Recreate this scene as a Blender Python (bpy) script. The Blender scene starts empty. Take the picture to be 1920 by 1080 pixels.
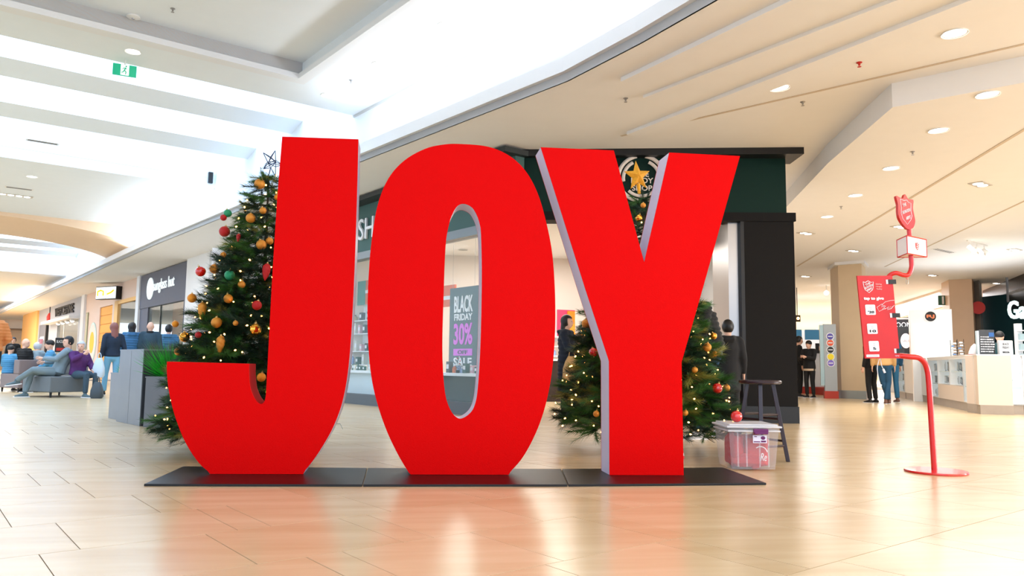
import bpy, bmesh, math, random
import numpy as np
from math import sin, cos, pi, radians, atan, atan2, sqrt, hypot
from mathutils import Vector, Matrix, Euler

random.seed(7)
rng = np.random.default_rng(11)
SC = bpy.context.scene
COL = SC.collection
PI = pi

# ------------------------------------------------------------------ camera
FPX, CAMH = 1450.0, 0.79
PSI, PITCH, ROLL = atan(195/1450), atan(145/1450), radians(.7)
cF = Vector((sin(PSI)*cos(PITCH), cos(PSI)*cos(PITCH), sin(PITCH)))
_r0 = Vector((cos(PSI), -sin(PSI), 0)); _u0 = _r0.cross(cF)
cR = _r0*cos(ROLL) + _u0*sin(ROLL)
cU = _u0*cos(ROLL) - _r0*sin(ROLL)
cam_data = bpy.data.cameras.new('camera'); cam = bpy.data.objects.new('camera', cam_data)
COL.objects.link(cam); SC.camera = cam
cam_data.sensor_width = 36; cam_data.lens = 36*FPX/1920; cam_data.clip_end = 300
cam.matrix_world = Matrix(((cR.x, cU.x, -cF.x, 0), (cR.y, cU.y, -cF.y, 0), (cR.z, cU.z, -cF.z, CAMH), (0, 0, 0, 1)))
cC = Vector((0, 0, CAMH))

# measuring helpers: a point of the 1920x1080 photograph on a known plane of the place
def ray(x, y): return cF + cR*((x-960)/FPX) + cU*((540-y)/FPX)
def zp(x, y, z=0.0):
    d = ray(x, y); return cC + d*((z-CAMH)/d.z)
def yp(x, y, Y):
    d = ray(x, y); return cC + d*(Y/d.y)
def pp(x, y, P0, n):
    d = ray(x, y); P0 = Vector(P0); n = Vector(n); return cC + d*((P0-cC).dot(n)/d.dot(n))
def dp(x, y, D):
    d = ray(x, y); return cC + d*(D/hypot(d.x, d.y))

# ------------------------------------------------------------------ world, light, exposure
world = bpy.data.worlds.new('world'); SC.world = world; world.use_nodes = True
bg = world.node_tree.nodes['Background']; bg.inputs[0].default_value = (0.62, 0.79, 1.0, 1); bg.inputs[1].default_value = 1.95
SC.view_settings.view_transform = 'Standard'; SC.view_settings.look = 'None'
SC.view_settings.gamma = 1; SC.view_settings.exposure = 0.22; SC.view_settings.use_curve_mapping = False

def area(name, loc, rot, sx, sy, power, col):
    l = bpy.data.lights.new(name, 'AREA'); l.shape = 'RECTANGLE'; l.size = sx; l.size_y = sy; l.energy = power; l.color = col
    o = bpy.data.objects.new(name, l); o.location = loc; o.rotation_euler = rot; COL.objects.link(o); return o
TH = radians(30.5)          # direction of the corridor against the row of letters
def ST(s, t, z=0.0): return Vector((s*cos(TH)-t*sin(TH), s*sin(TH)+t*cos(TH), z))
area('ceiling_panel_light', ST(1.0, -0.5, 4.9), (radians(22), 0, 0), 6, 2.5, 60, (1, .99, .97))
area('ceiling_panel_light', (7.5, 1.0, 3.7), (radians(10), 0, 0), 5, 3, 200, (1, .80, .58))
area('right_fill_light', (15.5, 2.5, 1.6), (radians(97), 0, radians(98)), 8, 2.6, 800, (1, .97, .93))  # added fill out of view, brightens the right ceiling; no lit storefront stands here
area('cove_light', ST(5.3, 4.0, 4.33), (0, radians(172), TH), .3, 14, 110, (.80, .90, 1))
area('cove_light', ST(5.3, 23.0, 4.33), (0, radians(172), TH), .3, 8, 70, (.80, .90, 1))
area('corridor_ceiling_light', ST(1.5, 23.0, 4.85), (0, 0, TH), 5, 3, 240, (.84, .92, 1))
area('skylight_light', ST(1.5, 15.4, 6.55), (0, 0, TH), 7.5, 6.0, 130, (.52, .76, 1))
area('skylight_light', ST(1.5, 37.0, 6.3), (0, 0, TH), 7.5, 6.0, 380, (.70, .86, 1))
area('concourse_light', (11.0, 13.0, 3.66), (0, 0, 0), 5, 6, 330, (1, .98, .95))
area('concourse_light', (22.0, 32.0, 3.66), (0, 0, 0), 14, 12, 2800, (.92, .96, 1))
area('concourse_light', (28.0, 50.0, 3.66), (0, 0, 0), 24, 14, 3400, (1, .95, .88))
area('concourse_fill', (15.0, 18.0, 2.6), (pi, 0, 0), 3, 5, 50, (.88, .95, 1))  # added unseen light aimed up to brighten the concourse ceiling, no fixture
area('shop_light', (2.6, 15.5, 3.32), (0, 0, 0), 3.5, 3.5, 200, (1, .95, .88))
area('corridor_ceiling_light', ST(2.0, 55.0, 4.6), (0, 0, TH), 7, 14, 1500, (1, .93, .84))

# ------------------------------------------------------------------ materials
def lin(c):
    return tuple(((v/255)/12.92 if v/255 <= .04045 else ((v/255+.055)/1.055)**2.4) for v in c)
MC = {}
def M(name, rgb, rough=.5, metal=0, spec=.5, bump=0, bscale=60, var=0, vscale=4, emit=0, alpha=1, coat=0, rvar=0, rand=0):
    if name in MC: return MC[name]
    m = bpy.data.materials.new(name); m.use_nodes = True; nt = m.node_tree; N = nt.nodes; L = nt.links
    b = N['Principled BSDF']; c = lin(rgb) + (1,)
    b.inputs['Base Color'].default_value = c; b.inputs['Roughness'].default_value = rough; b.inputs['Metallic'].default_value = metal
    b.inputs['Specular IOR Level'].default_value = spec; b.inputs['Coat Weight'].default_value = coat
    if alpha < 1: b.inputs['Alpha'].default_value = alpha
    if emit:
        b.inputs['Emission Color'].default_value = c; b.inputs['Emission Strength'].default_value = emit
    tc = N.new('ShaderNodeTexCoord')
    if var or rvar:
        no = N.new('ShaderNodeTexNoise'); no.inputs['Scale'].default_value = vscale; no.inputs['Detail'].default_value = 4
        L.new(tc.outputs['Object'], no.inputs['Vector'])
        if var:
            mx = N.new('ShaderNodeMix'); mx.data_type = 'RGBA'
            mx.inputs[6].default_value = tuple(max(0, v*(1-var)) for v in c[:3])+(1,); mx.inputs[7].default_value = tuple(min(1, v*(1+var)) for v in c[:3])+(1,)
            L.new(no.outputs['Fac'], mx.inputs[0]); L.new(mx.outputs[2], b.inputs['Base Color'])
        if rvar:
            mr = N.new('ShaderNodeMapRange'); mr.inputs['To Min'].default_value = rough-rvar; mr.inputs['To Max'].default_value = rough+rvar
            L.new(no.outputs['Fac'], mr.inputs['Value']); L.new(mr.outputs['Result'], b.inputs['Roughness'])
    if bump:
        n2 = N.new('ShaderNodeTexNoise'); n2.inputs['Scale'].default_value = bscale; n2.inputs['Detail'].default_value = 3
        L.new(tc.outputs['Object'], n2.inputs['Vector'])
        bp = N.new('ShaderNodeBump'); bp.inputs['Strength'].default_value = bump; bp.inputs['Distance'].default_value = .01
        L.new(n2.outputs['Fac'], bp.inputs['Height']); L.new(bp.outputs['Normal'], b.inputs['Normal'])
    MC[name] = m; return m

def glass(name, rgb, thin=.85, rough=.05):
    if name in MC: return MC[name]
    m = bpy.data.materials.new(name); m.use_nodes = True; nt = m.node_tree; N = nt.nodes; L = nt.links
    N.remove(N['Principled BSDF']); out = N['Material Output']
    tr = N.new('ShaderNodeBsdfTransparent'); gl = N.new('ShaderNodeBsdfPrincipled'); mx = N.new('ShaderNodeMixShader')
    gl.inputs['Base Color'].default_value = lin(rgb)+(1,); gl.inputs['Roughness'].default_value = rough
    tr.inputs[0].default_value = (1, 1, 1, 1); mx.inputs[0].default_value = 1-thin
    L.new(tr.outputs[0], mx.inputs[1]); L.new(gl.outputs[0], mx.inputs[2]); L.new(mx.outputs[0], out.inputs[0])
    MC[name] = m; return m

def tile_material():
    m = M('floor_tile', (236, 204, 162), .24, spec=.85, bump=.03, bscale=9)
    nt = m.node_tree; N = nt.nodes; L = nt.links; b = N['Principled BSDF']
    geo = N.new('ShaderNodeNewGeometry'); oi = N.new('ShaderNodeObjectInfo'); mp = N.new('ShaderNodeMapping')
    mp.inputs['Rotation'].default_value = (0, 0, -TH); mp.inputs['Scale'].default_value = (.7, 5.5, 1)
    no = N.new('ShaderNodeTexNoise'); no.inputs['Scale'].default_value = 1.1; no.inputs['Detail'].default_value = 5
    L.new(geo.outputs['Position'], mp.inputs[0]); L.new(mp.outputs[0], no.inputs['Vector'])
    cr = N.new('ShaderNodeValToRGB'); cr.color_ramp.elements[0].position = .3; cr.color_ramp.elements[1].position = .75
    cr.color_ramp.elements[0].color = lin((210, 182, 140))+(1,); cr.color_ramp.elements[1].color = lin((226, 202, 164))+(1,)
    ad = N.new('ShaderNodeMath'); ad.operation = 'MULTIPLY_ADD'; ad.inputs[1].default_value = .22; ad.inputs[2].default_value = -.11
    a2 = N.new('ShaderNodeMath'); a2.operation = 'ADD'
    L.new(oi.outputs['Random'], ad.inputs[0]); L.new(no.outputs['Fac'], a2.inputs[0]); L.new(ad.outputs[0], a2.inputs[1])
    L.new(a2.outputs[0], cr.inputs[0]); L.new(cr.outputs[0], b.inputs['Base Color'])
    return m

white = M('white_plaster', (238, 243, 248), .75, var=.02)
warmwhite = M('cream_plaster', (242, 240, 238), .75, var=.02)
peach = M('peach_plaster', (246, 214, 182), .75, var=.03)
offw = M('off_white_trim', (236, 236, 238), .5)
red = M('red_paint', (224, 0, 0), .45, spec=.06, bump=.22, bscale=230, rvar=.05, vscale=3)
redside = M('notch_red', (196, 8, 10), .7, spec=.08, bump=.1, bscale=90)  # red for the J notch faces only, the other sides are lilac
lilac = M('pale_lilac_paint', (206, 190, 212), .35, spec=.5, bump=.08, bscale=30)
black = M('black_satin', (14, 14, 15), .4, bump=.1, bscale=120)
rubber = M('black_rubber', (16, 14, 15), .33, spec=.4, bump=.25, bscale=420)
charcoal = M('charcoal_stone', (26, 24, 23), .6, spec=.12, bump=.12, bscale=200, var=.12, vscale=60)
green = M('dark_green_panel', (0, 38, 30), .55, spec=.2)
steel = M('brushed_steel', (170, 168, 168), .28, metal=.9)
gold = M('gold_glitter', (236, 150, 40), .35, metal=.6, bump=.5, bscale=260)
goldshine = M('gold_mirror', (250, 178, 70), .12, metal=.95)
goldmatte = M('gold_matte', (226, 150, 52), .5, metal=.35, bump=.2, bscale=150)
redball = M('red_shiny', (220, 12, 12), .14, spec=.8, coat=.6)
redglit = M('red_glitter', (205, 16, 20), .4, bump=.6, bscale=260)
greenball = M('green_glitter', (40, 160, 110), .3, metal=.35, bump=.6, bscale=240)
cap = M('ornament_cap', (214, 178, 110), .3, metal=.9)
glow = M('warm_lamp', (255, 176, 92), .5, emit=16)
lampw = M('lamp_disc', (255, 250, 240), .5, emit=4.5)
stone = M('tan_stone', (222, 198, 164), .5, var=.06, vscale=2.5)
greystone = M('grey_stone', (168, 166, 162), .5, var=.08, vscale=5)
redstand = M('stand_red', (222, 14, 10), .28, spec=.6, coat=.3)
whitep = M('white_gloss', (244, 244, 246), .25)
ink = M('black_print', (20, 20, 24), .6)
inkw = M('white_print', (246, 246, 250), .6)
pink = M('pink_print', (235, 120, 235), .6)
pane = glass('window_glass', (205, 225, 220), .90, .03)

# ------------------------------------------------------------------ mesh helpers
def tagit(o, label=None, cat=None, group=None, kind=None):
    if label: o['label'] = label
    if cat: o['category'] = cat
    if group: o['group'] = group
    if kind: o['kind'] = kind
    return o
def thing(name, label, cat, loc=(0, 0, 0), rot=0, group=None):
    o = bpy.data.objects.new(name, None); o.empty_display_size = .1; COL.objects.link(o)
    o.location = loc; o.rotation_euler = (0, 0, rot) if not hasattr(rot, '__len__') else rot
    return tagit(o, label, cat, group)

class MB:
    def __init__(s): s.v = []; s.f = []; s.mi = []; s.cur = 0
    def add(s, vs, fs):
        b = len(s.v); s.v += [tuple(v) for v in vs]; s.f += [tuple(b+i for i in f) for f in fs]; s.mi += [s.cur]*len(fs); return s
    def box(s, c, d, R=None, taper=1.0):
        x, y, z = d[0]/2, d[1]/2, d[2]/2; vs = []
        for sz in (-1, 1):
            k = taper if sz < 0 else 1.0
            for sx, sy in ((-1, -1), (1, -1), (1, 1), (-1, 1)):
                v = Vector((sx*x*k, sy*y*k, sz*z))
                if R is not None: v = R @ v
                vs.append(v+Vector(c))
        return s.add(vs, [(3, 2, 1, 0), (4, 5, 6, 7), (0, 1, 5, 4), (1, 2, 6, 5), (2, 3, 7, 6), (3, 0, 4, 7)])
    def span(s, a, b):
        return s.box([(a[i]+b[i])/2 for i in range(3)], [abs(b[i]-a[i]) for i in range(3)])
    def prism(s, poly, ext):
        """closed 3d polygon extruded by vector ext"""
        n = len(poly); e = Vector(ext); P = [Vector(p) for p in poly]
        bm = bmesh.new(); bv = [bm.verts.new(p) for p in P]
        ed = [bm.edges.new((bv[i], bv[(i+1) % n])) for i in range(n)]
        bmesh.ops.triangle_fill(bm, use_beauty=True, edges=ed); bm.verts.index_update()
        tri = [tuple(v.index for v in f.verts) for f in bm.faces]; bm.free()
        s.add(P+[p+e for p in P], tri+[tuple(n+i for i in reversed(t)) for t in tri]+[(i, (i+1) % n, n+(i+1) % n, n+i) for i in range(n)])
        return s
    def tube(s, path, r, n=10, caps=True, flat=None, up=(0, 0, 1)):
        P = [Vector(p) for p in path]; k = len(P); R = r if hasattr(r, '__len__') else [r]*k; vs = []; prev = None
        for i, p in enumerate(P):
            t = (P[min(i+1, k-1)]-P[max(i-1, 0)])
            t = t.normalized() if t.length > 1e-9 else Vector((0, 0, 1))
            if prev is None:
                u = Vector(up)
                if abs(u.dot(t)) > .95: u = Vector((0, 1, 0))
                a = t.cross(u).normalized()
            else:
                a = (prev-t*prev.dot(t)).normalized()
            prev = a; b = t.cross(a)
            fl = flat if flat else 1
            for j in range(n):
                q = 2*PI*j/n; vs.append(p+a*(cos(q)*R[i])+b*(sin(q)*R[i]*fl))
        fs = [(i*n+j, i*n+(j+1) % n, (i+1)*n+(j+1) % n, (i+1)*n+j) for i in range(k-1) for j in range(n)]
        if caps: fs += [tuple(reversed(range(n))), tuple((k-1)*n+j for j in range(n))]
        return s.add(vs, fs)
    def lathe(s, prof, n=24, c=(0, 0, 0), caps=True):
        """profile [(r,z)] about z"""
        k = len(prof); vs = [(c[0]+r*cos(2*PI*j/n), c[1]+r*sin(2*PI*j/n), c[2]+z) for r, z in prof for j in range(n)]
        fs = [(i*n+j, i*n+(j+1) % n, (i+1)*n+(j+1) % n, (i+1)*n+j) for i in range(k-1) for j in range(n)]
        if caps: fs += [tuple(reversed(range(n))), tuple((k-1)*n+j for j in range(n))]
        return s.add(vs, fs)
    def ball(s, c, r, n=16, m=10, R=None):
        rr = r if hasattr(r, '__len__') else (r, r, r); vs = []; fs = []
        for i in range(m+1):
            a = PI*i/m
            for j in range(n):
                q = 2*PI*j/n; v = Vector((rr[0]*sin(a)*cos(q), rr[1]*sin(a)*sin(q), -rr[2]*cos(a)))
                if R is not None: v = R @ v
                vs.append(v+Vector(c))
        for i in range(m):
            for j in range(n): fs.append((i*n+j, i*n+(j+1) % n, (i+1)*n+(j+1) % n, (i+1)*n+j))
        return s.add(vs, fs)
    def quad(s, a, b, c, d): return s.add([a, b, c, d], [(0, 1, 2, 3)])
    def mesh(s, name, mats, smooth=False):
        me = bpy.data.meshes.new(name); me.from_pydata(s.v, [], s.f)
        for m in (mats if isinstance(mats, (list, tuple)) else [mats]): me.materials.append(m)
        if any(s.mi): me.polygons.foreach_set('material_index', s.mi)
        bm = bmesh.new(); bm.from_mesh(me); bmesh.ops.remove_doubles(bm, verts=bm.verts, dist=1e-6)
        bmesh.ops.recalc_face_normals(bm, faces=bm.faces); bm.to_mesh(me); bm.free()
        if smooth:
            me.polygons.foreach_set('use_smooth', [True]*len(me.polygons))
            if smooth != 'all': me.set_sharp_from_angle(angle=radians(40))
        return me
    def build(s, name, mats, parent=None, smooth=False, bevel=0, **kw):
        o = bpy.data.objects.new(name, s.mesh(name, mats, smooth)); COL.objects.link(o)
        if parent is not None: o.parent = parent
        if bevel:
            b = o.modifiers.new('bevel', 'BEVEL'); b.width = bevel; b.segments = 2; b.limit_method = 'ANGLE'
        return tagit(o, **kw)
def dup(o, parent=None, **kw):
    c = o.copy(); COL.objects.link(c)
    if parent is not None: c.parent = parent
    for ch in list(o.children):
        dup(ch, c)
    for k, v in kw.items(): c[k] = v
    return c
def struct(name, mb, mat, rot=None, parent=None, **kw):
    o = mb.build(name, mat, parent, **kw); 
    if parent is None: o['kind'] = 'structure'
    if rot: o.rotation_euler = (0, 0, rot)
    return o
def basis(o, x, y, z):
    x, y, z, o = map(Vector, (x, y, z, o))
    return Matrix(((x.x, y.x, z.x, o.x), (x.y, y.y, z.y, o.y), (x.z, y.z, z.z, o.z), (0, 0, 0, 1)))
FRONT = lambda o: basis(o, (1, 0, 0), (0, 0, 1), (0, -1, 0))          # lettering that faces -y
SIDE = lambda o: basis(o, (0, -1, 0), (0, 0, 1), (-1, 0, 0))          # lettering that faces -x
def text(name, s, w, h, mat, parent, mtx, ext=.003, shear=0, bold=0, space=1, label=None):
    """words fitted in a w x h box centred at the matrix origin"""
    cu = bpy.data.curves.new(name, 'FONT'); cu.body = s; cu.align_x = 'CENTER'; cu.extrude = ext; cu.offset = bold; cu.shear = shear; cu.space_character = space
    cu.resolution_u = 3
    t = bpy.data.objects.new(name, cu); COL.objects.link(t)
    bpy.context.view_layer.update()
    me = bpy.data.meshes.new_from_object(t.evaluated_get(bpy.context.evaluated_depsgraph_get()))
    bpy.data.objects.remove(t); bpy.data.curves.remove(cu)
    n = len(me.vertices); co = np.empty(n*3); me.vertices.foreach_get('co', co); co = co.reshape(-1, 3)
    lo, hi = co.min(0), co.max(0); sz = np.maximum(hi-lo, 1e-6)
    co[:, 0] = (co[:, 0]-(lo[0]+hi[0])/2)*w/sz[0]; co[:, 1] = (co[:, 1]-(lo[1]+hi[1])/2)*h/sz[1]
    me.vertices.foreach_set('co', co.ravel()); me.transform(mtx); me.materials.clear(); me.materials.append(mat); me.update()
    o = bpy.data.objects.new(name, me); COL.objects.link(o)
    if parent is not None: o.parent = parent
    if label: o['label'] = label
    return o
def catmull(pts, closed=True, n=5):
    """pts (x,y) or (x,y,'c') for a corner; smooths between non-corner points"""
    out = []; k = len(pts)
    for i in range(k if closed else k-1):
        p1, p2 = pts[i], pts[(i+1) % k]; p0, p3 = pts[(i-1) % k], pts[(i+2) % k]
        if len(p1) > 2: p0 = p1
        if len(p2) > 2: p3 = p2
        out.append((p1[0], p1[1]))
        if len(p1) > 2 and len(p2) > 2: continue
        for j in range(1, n):
            t = j/n
            out.append(tuple(.5*((2*p1[a])+(-p0[a]+p2[a])*t+(2*p0[a]-5*p1[a]+4*p2[a]-p3[a])*t*t+(-p0[a]+3*p1[a]-3*p2[a]+p3[a])*t**3) for a in (0, 1)))
    if not closed: out.append(pts[-1][:2])
    return out

# ================================================================== THE SETTING
SOF, LOWC, HIC, FACS = 4.03, 3.75, 5.0, 7.05
tile_m = tile_material(); grout = M('floor_grout', (120, 104, 88), .9)
floor = struct('floor', MB().span((-45, -12, -.06), (45, 90, -.0035)), grout)
# tiles: rows of 0.66 m along the corridor, each row two wide tiles and one narrow strip in turn
pat = {5: 0.0, 4: 1.13, 3: 1.31, 2: 1.82-1.48, 1: 1.34, 0: 1.26, -1: .81, -2: .2}
tiles = []
for k in range(-16, 75):
    t0 = 1.75 + .663*k if k > 0 else 1.75+.663*k
    o = {1: 1.26, 2: 1.36, 3: .34, 4: 1.31, 5: 1.13, 0: .81, 6: .12}.get(k, (k*0.53) % 1.48)
    for j in range(-22, 30):
        s0 = o+1.48*j
        for a, b in ((0, .16), (.16, .82), (.82, 1.48)):
            tiles.append((s0+a, s0+b, t0-.663, t0))
def in_view(c):
    d = c-cC; z = d.dot(cF)
    return z > .3 and abs(d.dot(cR)/z) < .78 and -d.dot(cU)/z < .52
seen = []; rest = []
for q in tiles:
    c = ST((q[0]+q[1])/2, (q[2]+q[3])/2)
    (seen if in_view(c) and c.length < 12 else rest).append((c.length, q))
seen.sort(); rest += seen[290:]; seen = seen[:290]
g = .0022
meshes = {}
for dist, (a, b, c_, d_) in seen:
    key = round(b-a, 2)
    if key not in meshes:
        w, h = (b-a)/2-g, (d_-c_)/2-g
        meshes[key] = MB().span((-w, -h, -.012), (w, h, 0)).mesh('floor_tile', tile_m)
    o = bpy.data.objects.new('floor_tile', meshes[key]); COL.objects.link(o); o.parent = floor
    o.location = ST((a+b)/2, (c_+d_)/2, rng.uniform(-.0004, .0002)); o.rotation_euler = (0, 0, TH)
mb = MB()
for dist, (a, b, c_, d_) in rest:
    if dist > 34 or dist < 1 and False: continue
    mb.add([ST(a+g, c_+g, 0), ST(b-g, c_+g, 0), ST(b-g, d_-g, 0), ST(a+g, d_-g, 0)], [(0, 1, 2, 3)])
mb.span((-45, 34, -.01), (45, 90, -.001))
tagit(mb.build('distant_floor_tiles', tile_m, floor), kind='stuff')

# --- ceilings
corn = [(3.9, 3.0)] + [tuple(zp(x, y, SOF)[:2]) for x, y in ((1342, 0), (1200, 81), (1063, 152), (676, 303), (300, 455))] + [tuple(ST(5.4, 75)[:2])]
poly = [Vector((x, y, SOF)) for x, y in corn] + [Vector((20, 90, SOF)), Vector((45, 90, SOF)), Vector((45, -2.0, SOF)), Vector((5.5, -2.0, SOF))]
struct('ceiling_soffit', MB().prism(poly, (0, 0, .25)), warmwhite)
# cornice: lip, groove and lower band following the soffit edge
def offset_line(pts, d):
    out = []
    for i, p in enumerate(pts):
        a = Vector(pts[max(i-1, 0)]); b = Vector(pts[min(i+1, len(pts)-1)]); t = (b-a).normalized()
        out.append((p[0]-t.y*d, p[1]+t.x*d))
    return out
def band(pts, d0, d1, z0, z1):
    A_ = offset_line(pts, d0); B_ = offset_line(pts, d1); m = MB()
    for i in range(len(pts)-1):
        v = [Vector((*A_[i], z0)), Vector((*A_[i+1], z0)), Vector((*B_[i+1], z0)), Vector((*B_[i], z0))]
        m.add(v+[Vector((p.x, p.y, z1)) for p in v], [(0, 1, 2, 3), (7, 6, 5, 4), (0, 4, 5, 1), (1, 5, 6, 2), (2, 6, 7, 3), (3, 7, 4, 0)])
    return m
struct('trim_1', band(corn, -.02, .0, SOF-.0, SOF+.10), offw)
struct('trim_2', band(corn, -.05, .06, SOF+.10, SOF+.27), offw)
struct('trim_3', band(corn, -.5, .02, SOF+.26, SOF+.28), offw)
# steps in the warm ceiling beside the cornice
def strip(pA, pB, w, z0, z1, mat, name):
    a, b = Vector(pA), Vector(pB); t = (b-a).normalized(); n = Vector((t.y, -t.x))*w; a -= t*6; b += t*.5
    m = MB().prism([Vector((*a, z0)), Vector((*b, z0)), Vector((*(b+n), z0)), Vector((*(a+n), z0))], (0, 0, z1-z0)); struct(name, m, mat)
Z2 = lambda x, y, z=SOF: tuple(zp(x, y, z)[:2])
strip(Z2(1464, 0), Z2(1220, 118), .10, SOF-.05, SOF+.01, warmwhite, 'trim_4')
strip(Z2(1664, 0), Z2(1264, 156), .07, SOF-.035, SOF+.01, warmwhite, 'trim_5')
strip(Z2(1798, 0), Z2(1220, 229), .30, SOF-.045, SOF+.01, warmwhite, 'trim_6')
groove = M('ceiling_groove', (206, 190, 170), .8)
strip(Z2(1920, 81), Z2(1220, 241), .04, SOF-.006, SOF+.002, groove, 'trim_7')
# lower ceiling over the concourse on the right
low = [(14, 4.2), (6.3, 6.85), (5.38, 7.86), (5.95, 10.2), (6.85, 13.2), (9.4, 21.5), (14, 36), (20, 70), (45, 70), (45, 4.2)]
struct('ceiling_concourse', MB().prism([Vector((x, y, LOWC)) for x, y in low], (0, 0, SOF-LOWC+.02)), warmwhite)
strip((7.41, 8.3), (10.99, 20.47), .05, LOWC-.006, LOWC+.002, groove, 'trim_8')
strip((9.2, 8.0), (13.4, 20.0), .04, LOWC-.006, LOWC+.002, groove, 'trim_9')

# high ceiling of the corridor, built in the corridor's own frame (x across, y along)
def P4(x0, x1, y0, y1, z): return [Vector((x0, y0, z)), Vector((x1, y0, z)), Vector((x1, y1, z)), Vector((x0, y1, z))]
CW = 5.8
m = MB(); m.span((4.4, -1, HIC), (CW, 11.8, HIC+.3)); m.span((-9, 10.72, HIC), (4.4, 11.8, HIC+.3)); m.span((-9, -1, HIC+.24), (4.4, 10.72, HIC+.4))
struct('ceiling_high', m, white, TH)
m = MB(); m.span((4.4, -1, HIC-.0), (4.47, 10.70, HIC+.24)); struct('trim_10', m, offw, TH)
m = MB(); m.span((-9, 10.72, HIC+.02), (4.4, 10.80, HIC+.24)); struct('trim_11', m, peach, TH)
m = MB(); m.span((4.33, -1, HIC-.03), (4.49, 10.87, HIC+.05)); m.span((-9, 10.68, HIC-.03), (4.33, 10.88, HIC+.05)); struct('trim_12', m, offw, TH)
m = MB(); m.span((-9, 19.3, HIC+.05), (CW, 26.6, HIC+.3)); struct('ceiling_mid', m, white, TH)
m = MB(); m.span((-9, 41, HIC-.3), (CW, 75, HIC-.1)); struct('ceiling_far', m, warmwhite, TH)
# cove wall above the cornice
m = MB(); m.span((CW, -1, SOF+.2), (CW+.15, 76, 7.2)); struct('wall_cove', m, white, TH)
dk = M('shadow_gap', (96, 96, 100), .7)
m = MB(); m.span((CW-.03, -1, HIC-.035), (CW, 11.8, HIC)); m.span((CW-.03, 19.3, HIC+.01), (CW, 26.6, HIC+.05)); struct('trim_13', m, M('edge_shadow_gap', (200, 200, 202), .7), TH)
# skylight wells: end walls, luminous panes with glazing bars, plaster beams
sky1 = M('skylight_pane', (200, 226, 255), .5, emit=2.3)
for w0, w1, zt, nb, wn in ((11.8, 19.3, 6.65, 2, 1), (30.6, 41, 6.4, 3, 2)):
    m = MB(); m.span((-9, w0-.12, HIC+.29), (CW, w0+.01, zt)); m.span((-9, w1-.01, HIC+.29), (CW, w1+.12, zt)); struct('wall_skylight', m, white, TH)
    fr = struct('window_%d' % wn, MB().span((-9, w0, zt+.03), (CW, w1, zt+.08)), offw, TH)
    nx, ny = 8, 4
    for i in range(nx):
        for j in range(ny):
            x0 = -9+(CW+9)*i/nx; x1 = -9+(CW+9)*(i+1)/nx; y0 = w0+(w1-w0)*j/ny; y1 = w0+(w1-w0)*(j+1)/ny
            MB().span((x0+.04, y0+.04, zt-.01), (x1-.04, y1-.04, zt+.02)).build('pane', sky1, fr)
    for k in range(nb):
        yc = w0+(w1-w0)*(k+1)/(nb+1)+.15
        m = MB(); m.prism([Vector((-9, yc-.45, 5.45)), Vector((-9, yc+.1, 5.32)), Vector((-9, yc+.30, 5.45)), Vector((-9, yc+.05, 6.0)), Vector((-9, yc-.2, 6.0))], (9+CW, 0, 0))
        struct('ceiling_beam', m, white, TH)
# small dark speaker on the far well corner
tagit((lambda o: o)(MB().span((5.62, 19.22, 5.15), (5.72, 19.29, 5.42)).build('wall_speaker', black, None)), 'small dark box high on the corner of the skylight well', 'speaker').rotation_euler = (0, 0, TH)
# arch across the corridor
for t0, t1, zc, nm in ((26.6, 30.6, 4.15, 'near'), (72, 75, 3.9, 'far')):
    n = 26; top = 5.9 if nm == 'near' else 5.2
    prof = [Vector((CW-4.4+4.4*sin(PI/2*i/n), t0, zc+.80*cos(PI/2*i/n))) for i in range(n+1)]
    prof = [Vector((-9, t0, zc+.80))]+prof+[Vector((CW+.1, t0, zc)), Vector((CW+.1, t0, top)), Vector((-9, t0, top))]
    struct('wall_arch', MB().prism(prof, (0, t1-t0, 0)), peach, TH)

# --- corridor facade on the right side (plane x = FACS in the corridor frame)
def fspan(y0, y1, z0, z1, d=0, th=.15): return MB().span((FACS-d, y0, z0), (FACS+th, y1, z1))
paint = {k: M('wall_'+k, c, .6, var=.02) for k, c in dict(white=(238, 238, 240), grey=(96, 98, 112), greyl=(178, 182, 192), peach=(236, 204, 184), orange=(252, 172, 60), orangel=(252, 196, 120), green_glare=(60, 96, 90)).items()}
struct('wall_facade', fspan(17.3, 23.3, 0, SOF), paint['white'], TH)                      # hidden by the tree
struct('wall_pilaster', fspan(23.3, 25.6, 0, SOF, .10), paint['white'], TH)
struct('wall_pilaster', fspan(31.9, 32.35, 0, SOF, .08), paint['white'], TH)
struct('wall_pilaster', fspan(43.1, 43.9, 0, SOF, .10), paint['white'], TH)
# grey shop
m = fspan(25.6, 31.9, 2.75, SOF-.03, .03); struct('wall_grey_fascia', m, paint['grey'], TH)
m = fspan(25.6, 26.1, 0, 2.75); m.span((FACS, 30.7, 0), (FACS+.15, 31.9, 2.75)); struct('wall_grey_jamb', m, paint['grey'], TH)
wf = struct('window_3', MB().span((FACS+.02, 26.1, 0), (FACS+.08, 30.7, .3)).span((FACS+.02, 29.0, .3), (FACS+.08, 29.06, 2.75)), M('dark_frame', (40, 44, 46), .4), TH)
MB().span((FACS+.04, 26.1, .3), (FACS+.06, 30.7, 2.75)).build('pane', pane, wf)
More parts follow.
